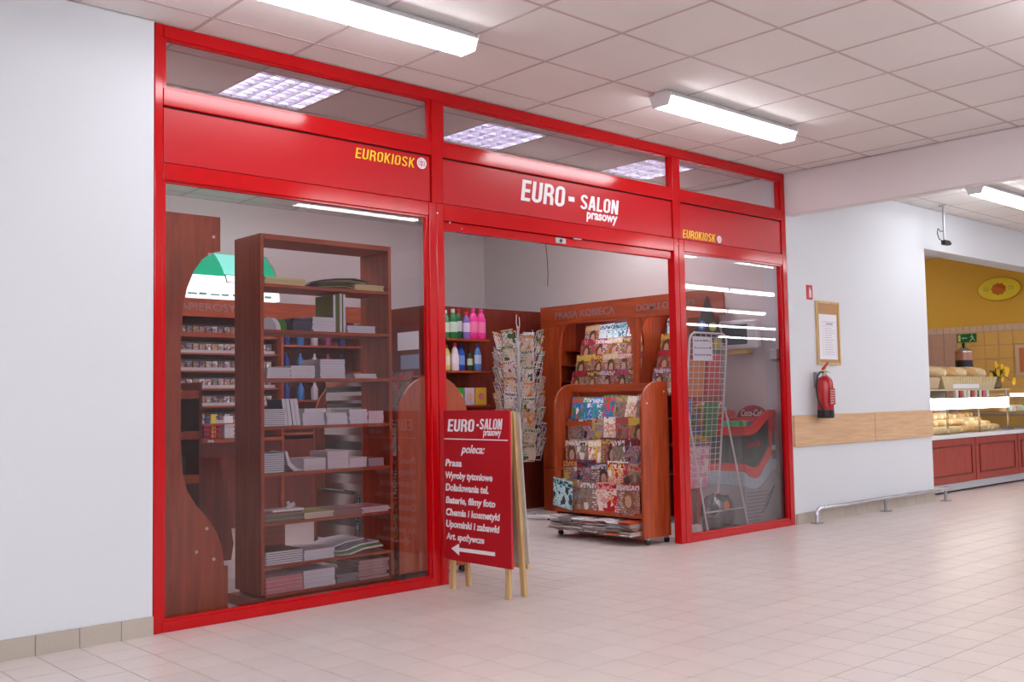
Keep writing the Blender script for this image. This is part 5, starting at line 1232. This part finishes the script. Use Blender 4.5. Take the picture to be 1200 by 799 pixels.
for k in range(23): MB().box(0.25 + k * 0.065, 0.272 + k * 0.065, -0.006, 0, 0.08 + 0.012 * (k % 2), 0.148).build('weave', plain(214, 196, 150), bkt)
MB().box(0.5, 1.2, -0.008, -0.001, 0.01, 0.06).build('price_rail', PAPER, bkt)
for k in range(5):
    o = MB().lathe([(0.01, -0.13), (0.045, -0.11), (0.066, -0.05), (0.066, 0.05), (0.045, 0.11), (0.01, 0.13)], n=12).build('loaf', BREAD if k % 2 else BREAD2, loc=(10.98 + 0.27 * k, 0.48, 1.385), rot=(PI / 2 + 0.15, 0, 0.45 + 0.12 * (k % 3)), smooth=True); tag(o, 'long pale loaf lying on the wicker basket, %s' % OR(k, 5), 'bread')
tr_ = tag(MB().prism([(0, 0), (0.42, 0), (0.5, 0.14), (0.08, 0.14)], 'y', 0, 0.25).build('paper_sack', plain(196, 170, 140), loc=(10.32, 0.33, 1.181), bevel=0.02), 'brown paper sack leaning left of the wicker basket', 'sack')
cg = thing('hot_drinks_urn', 'glass and chrome urn with a black band on the bakery counter', 'urn', (12.45, 0.78, 1.181))
cg.scale = (0.62, 0.62, 0.85)
MB().lathe([(0.16, 0), (0.16, 0.02), (0.14, 0.03), (0.14, 0.30), (0.17, 0.31), (0.17, 0.34)], n=24).build('stand', CHROME, cg, smooth=True)
MB().lathe([(0.175, 0.341), (0.175, 0.44)], n=24).build('band', BLACK, cg, smooth=True)
MB().lathe([(0.17, 0.441), (0.17, 0.56)], n=24).build('glass_bowl', plain(196, 140, 120, 0.15), cg, smooth=True)
MB().lathe([(0.18, 0.561), (0.18, 0.58), (0.10, 0.62), (0.03, 0.65)], n=24).build('lid', CHROME, cg, smooth=True)
MB().lathe([(0.02, 0.65), (0.035, 0.67), (0.035, 0.69), (0.02, 0.71)], n=14).build('knob', BLACK, cg, smooth=True)
MB().cyl((-0.14, -0.02, 0.2), (-0.28, -0.04, 0.2), 0.03, n=12).cyl((-0.28, -0.04, 0.2), (-0.33, -0.04, 0.19), 0.018, n=8).build('tap', STEEL, cg)
fw_ = thing('yellow_flowers', 'bunch of yellow flowers at the right of the wicker basket', 'flowers', (12.48, 0.40, 1.181))
MB().lathe([(0.05, 0), (0.07, 0.02), (0.06, 0.12), (0.07, 0.14)], n=14).build('vase', plain(120, 100, 60), fw_, smooth=True)
for k in range(11):
    a = k * 2.4; rr = 0.05 + 0.013 * k; z = 0.27 - 0.018 * k + 0.05 * (k % 2)
    fx_, fy_ = rr * math.cos(a), rr * math.sin(a) * 0.8 - 0.04
    MB().tube([(0, 0, 0.12), (fx_ * 0.5, fy_ * 0.5, max(0.16, z)), (fx_, fy_, z)], 0.004, n=5).build('stem', LEAF, fw_)
    mb = MB()
    for p_ in range(8):
        b_ = p_ * PI / 4
        T = Matrix.Translation((fx_, fy_, z)) @ Matrix.Rotation(b_, 4, 'Y') @ Matrix.Rotation(0.4, 4, 'X')
        mb.box(-0.014, 0.014, -0.006, 0.002, 0.006, 0.05, T=T)
    mb.lathe([(0.001, -0.014), (0.016, -0.008), (0.016, 0.008), (0.001, 0.014)], n=8, c=(fx_, fy_ - 0.006, z)); mb.build('blossom', PETAL, fw_)
for k in range(6):
    a = k * 1.1; T = Matrix.Translation((0, 0, 0.13)) @ Matrix.Rotation(a, 4, 'Z') @ Matrix.Rotation(0.9, 4, 'Y')
    MB().prism([(-0.02, 0.02), (0.0, 0.0), (0.02, 0.02), (0.022, 0.08), (0.0, 0.14), (-0.022, 0.08)], 'y', -0.001, 0.001).build('leaf', LEAF, fw_, loc=(0, 0, 0.13), rot=(0.0, 0.7 * (1 if k % 2 else -1), a))
# signs on the yellow wall
es = thing('exit_sign', 'green emergency exit sign with a running figure on the tiled wall', 'exit sign', (13.985, 1.4, 1.85))
MB().box(13.975, 13.99, 1.265, 1.545, 1.862, 1.985).build('plate', GREEN, es, world=True, bevel=0.003)
MB().box(13.972, 13.975, 1.49, 1.525, 1.875, 1.97).build('door_symbol', plain(206, 226, 150), es, world=True)
MB().prism([(1.475, 1.923), (1.45, 1.94), (1.45, 1.929), (1.395, 1.929), (1.395, 1.917), (1.45, 1.917), (1.45, 1.906)], 'x', 13.972, 13.975).build('arrow_symbol', plain(190, 220, 180), es, world=True)
mb = MB().cyl((13.972, 1.325, 1.962), (13.975, 1.325, 1.962), 0.011, n=10)
for a, b in (((1.325, 1.95), (1.315, 1.915)), ((1.315, 1.915), (1.345, 1.89)), ((1.345, 1.89), (1.355, 1.872)), ((1.315, 1.915), (1.295, 1.895)), ((1.295, 1.895), (1.28, 1.878)), ((1.325, 1.94), (1.35, 1.935)), ((1.325, 1.94), (1.30, 1.93))):
    mb.cyl((13.9735, a[0], a[1]), (13.9735, b[0], b[1]), 0.006, n=6)
mb.build('running_figure', plain(206, 226, 190), es, world=True)
ov = thing('oval_sign', 'yellow oval sign with an orange emblem high on the yellow wall', 'sign', (13.98, 0.92, 2.59))
def oval(ry, rz, x0, x1, m, nm): MB().prism([(0.915 + ry * math.cos(t * PI / 16), 2.592 + rz * math.sin(t * PI / 16)) for t in range(32)], 'x', x0, x1).build(nm, m, ov, world=True)
oval(0.305, 0.17, 13.97, 14.003, plain(206, 150, 40), 'rim'); oval(0.29, 0.157, 13.962, 13.97, OVALY, 'face')
for k in range(9):
    a = k * 2 * PI / 9; cy, cz = 0.915 + 0.075 * math.cos(a), 2.59 + 0.06 * math.sin(a)
    MB().cyl((13.958, cy, cz), (13.962, cy, cz), 0.03, n=8).build('emblem', ORANGE, ov, world=True)
MB().cyl((13.958, 0.915, 2.59), (13.962, 0.915, 2.59), 0.05, n=12).build('emblem', ORANGE, ov, world=True)
for y in (1.10, 0.76): 
    for dz in (0.02, -0.012): MB().box(13.959, 13.962, y - 0.05, y + 0.03, 2.59 + dz, 2.60 + dz).build('printed_line', plain(190, 160, 60), ov, world=True)
pf = thing('framed_picture', 'framed picture of orange pots on the tiled bakery wall', 'picture', (13.98, 0.6, 1.3))
MB().box(13.965, 13.99, 0.30, 0.735, 1.365, 1.79).build('frame', plain(222, 196, 170), pf, world=True, bevel=0.004)
MB().box(13.962, 13.966, 0.35, 0.68, 1.41, 1.745).build('print', plain(224, 130, 84), pf, world=True)
MB().lathe([(0.04, 0), (0.07, 0.04), (0.06, 0.14), (0.035, 0.18)], n=14, sy=1.0, c=(0, 0, 0)).build('painted_pot', plain(120, 70, 90), pf, loc=(-0.021, -0.06, 0.12), rot=(0, 0, 0))
# second case further along, glimpsed at the frame's edge
d2 = thing('cake_display_case', 'second glass case with a light strip at the right edge of the photo', 'display case', (12.72, 0.3, 0.656))
MB().box(12.70, 13.4, 0.30, 0.32, 1.08, 1.12).build('light_panel', BTUBE, d2, world=True)
MB().box(12.70, 13.4, 0.32, 1.1, 1.10, 1.115).build('top_shelf', plain(206, 190, 170), d2, world=True)
MB().box(12.70, 13.4, 0.34, 1.0, 0.88, 0.888).build('glass_shelf', CLEAR, d2, world=True)
m = MB().box(12.70, 13.4, 0.30, 0.302, 0.66, 1.075); m.f = [m.f[2]]; m.m = [0]; m.build('front_glass', CLEAR, d2, world=True)
for x in (12.705, 13.38): MB().box(x, x + 0.012, 0.305, 1.1, 0.657, 0.68).box(x, x + 0.012, 1.0, 1.02, 0.68, 1.1).build('side_frame', CHROME, d2, world=True)
for k in range(5):
    tag(MB().lathe([(0.05, 0), (0.055, 0.01), (0.05, 0.06), (0.02, 0.08)], n=12).build('cake', [plain(230, 190, 150), plain(200, 220, 200), plain(236, 226, 220)][k % 3], loc=(12.79 + 0.13 * k, 0.45, 0.889), smooth=True), 'small pale cake on the glass shelf at the photo\'s right edge', 'cake', 'cakes in the second case')
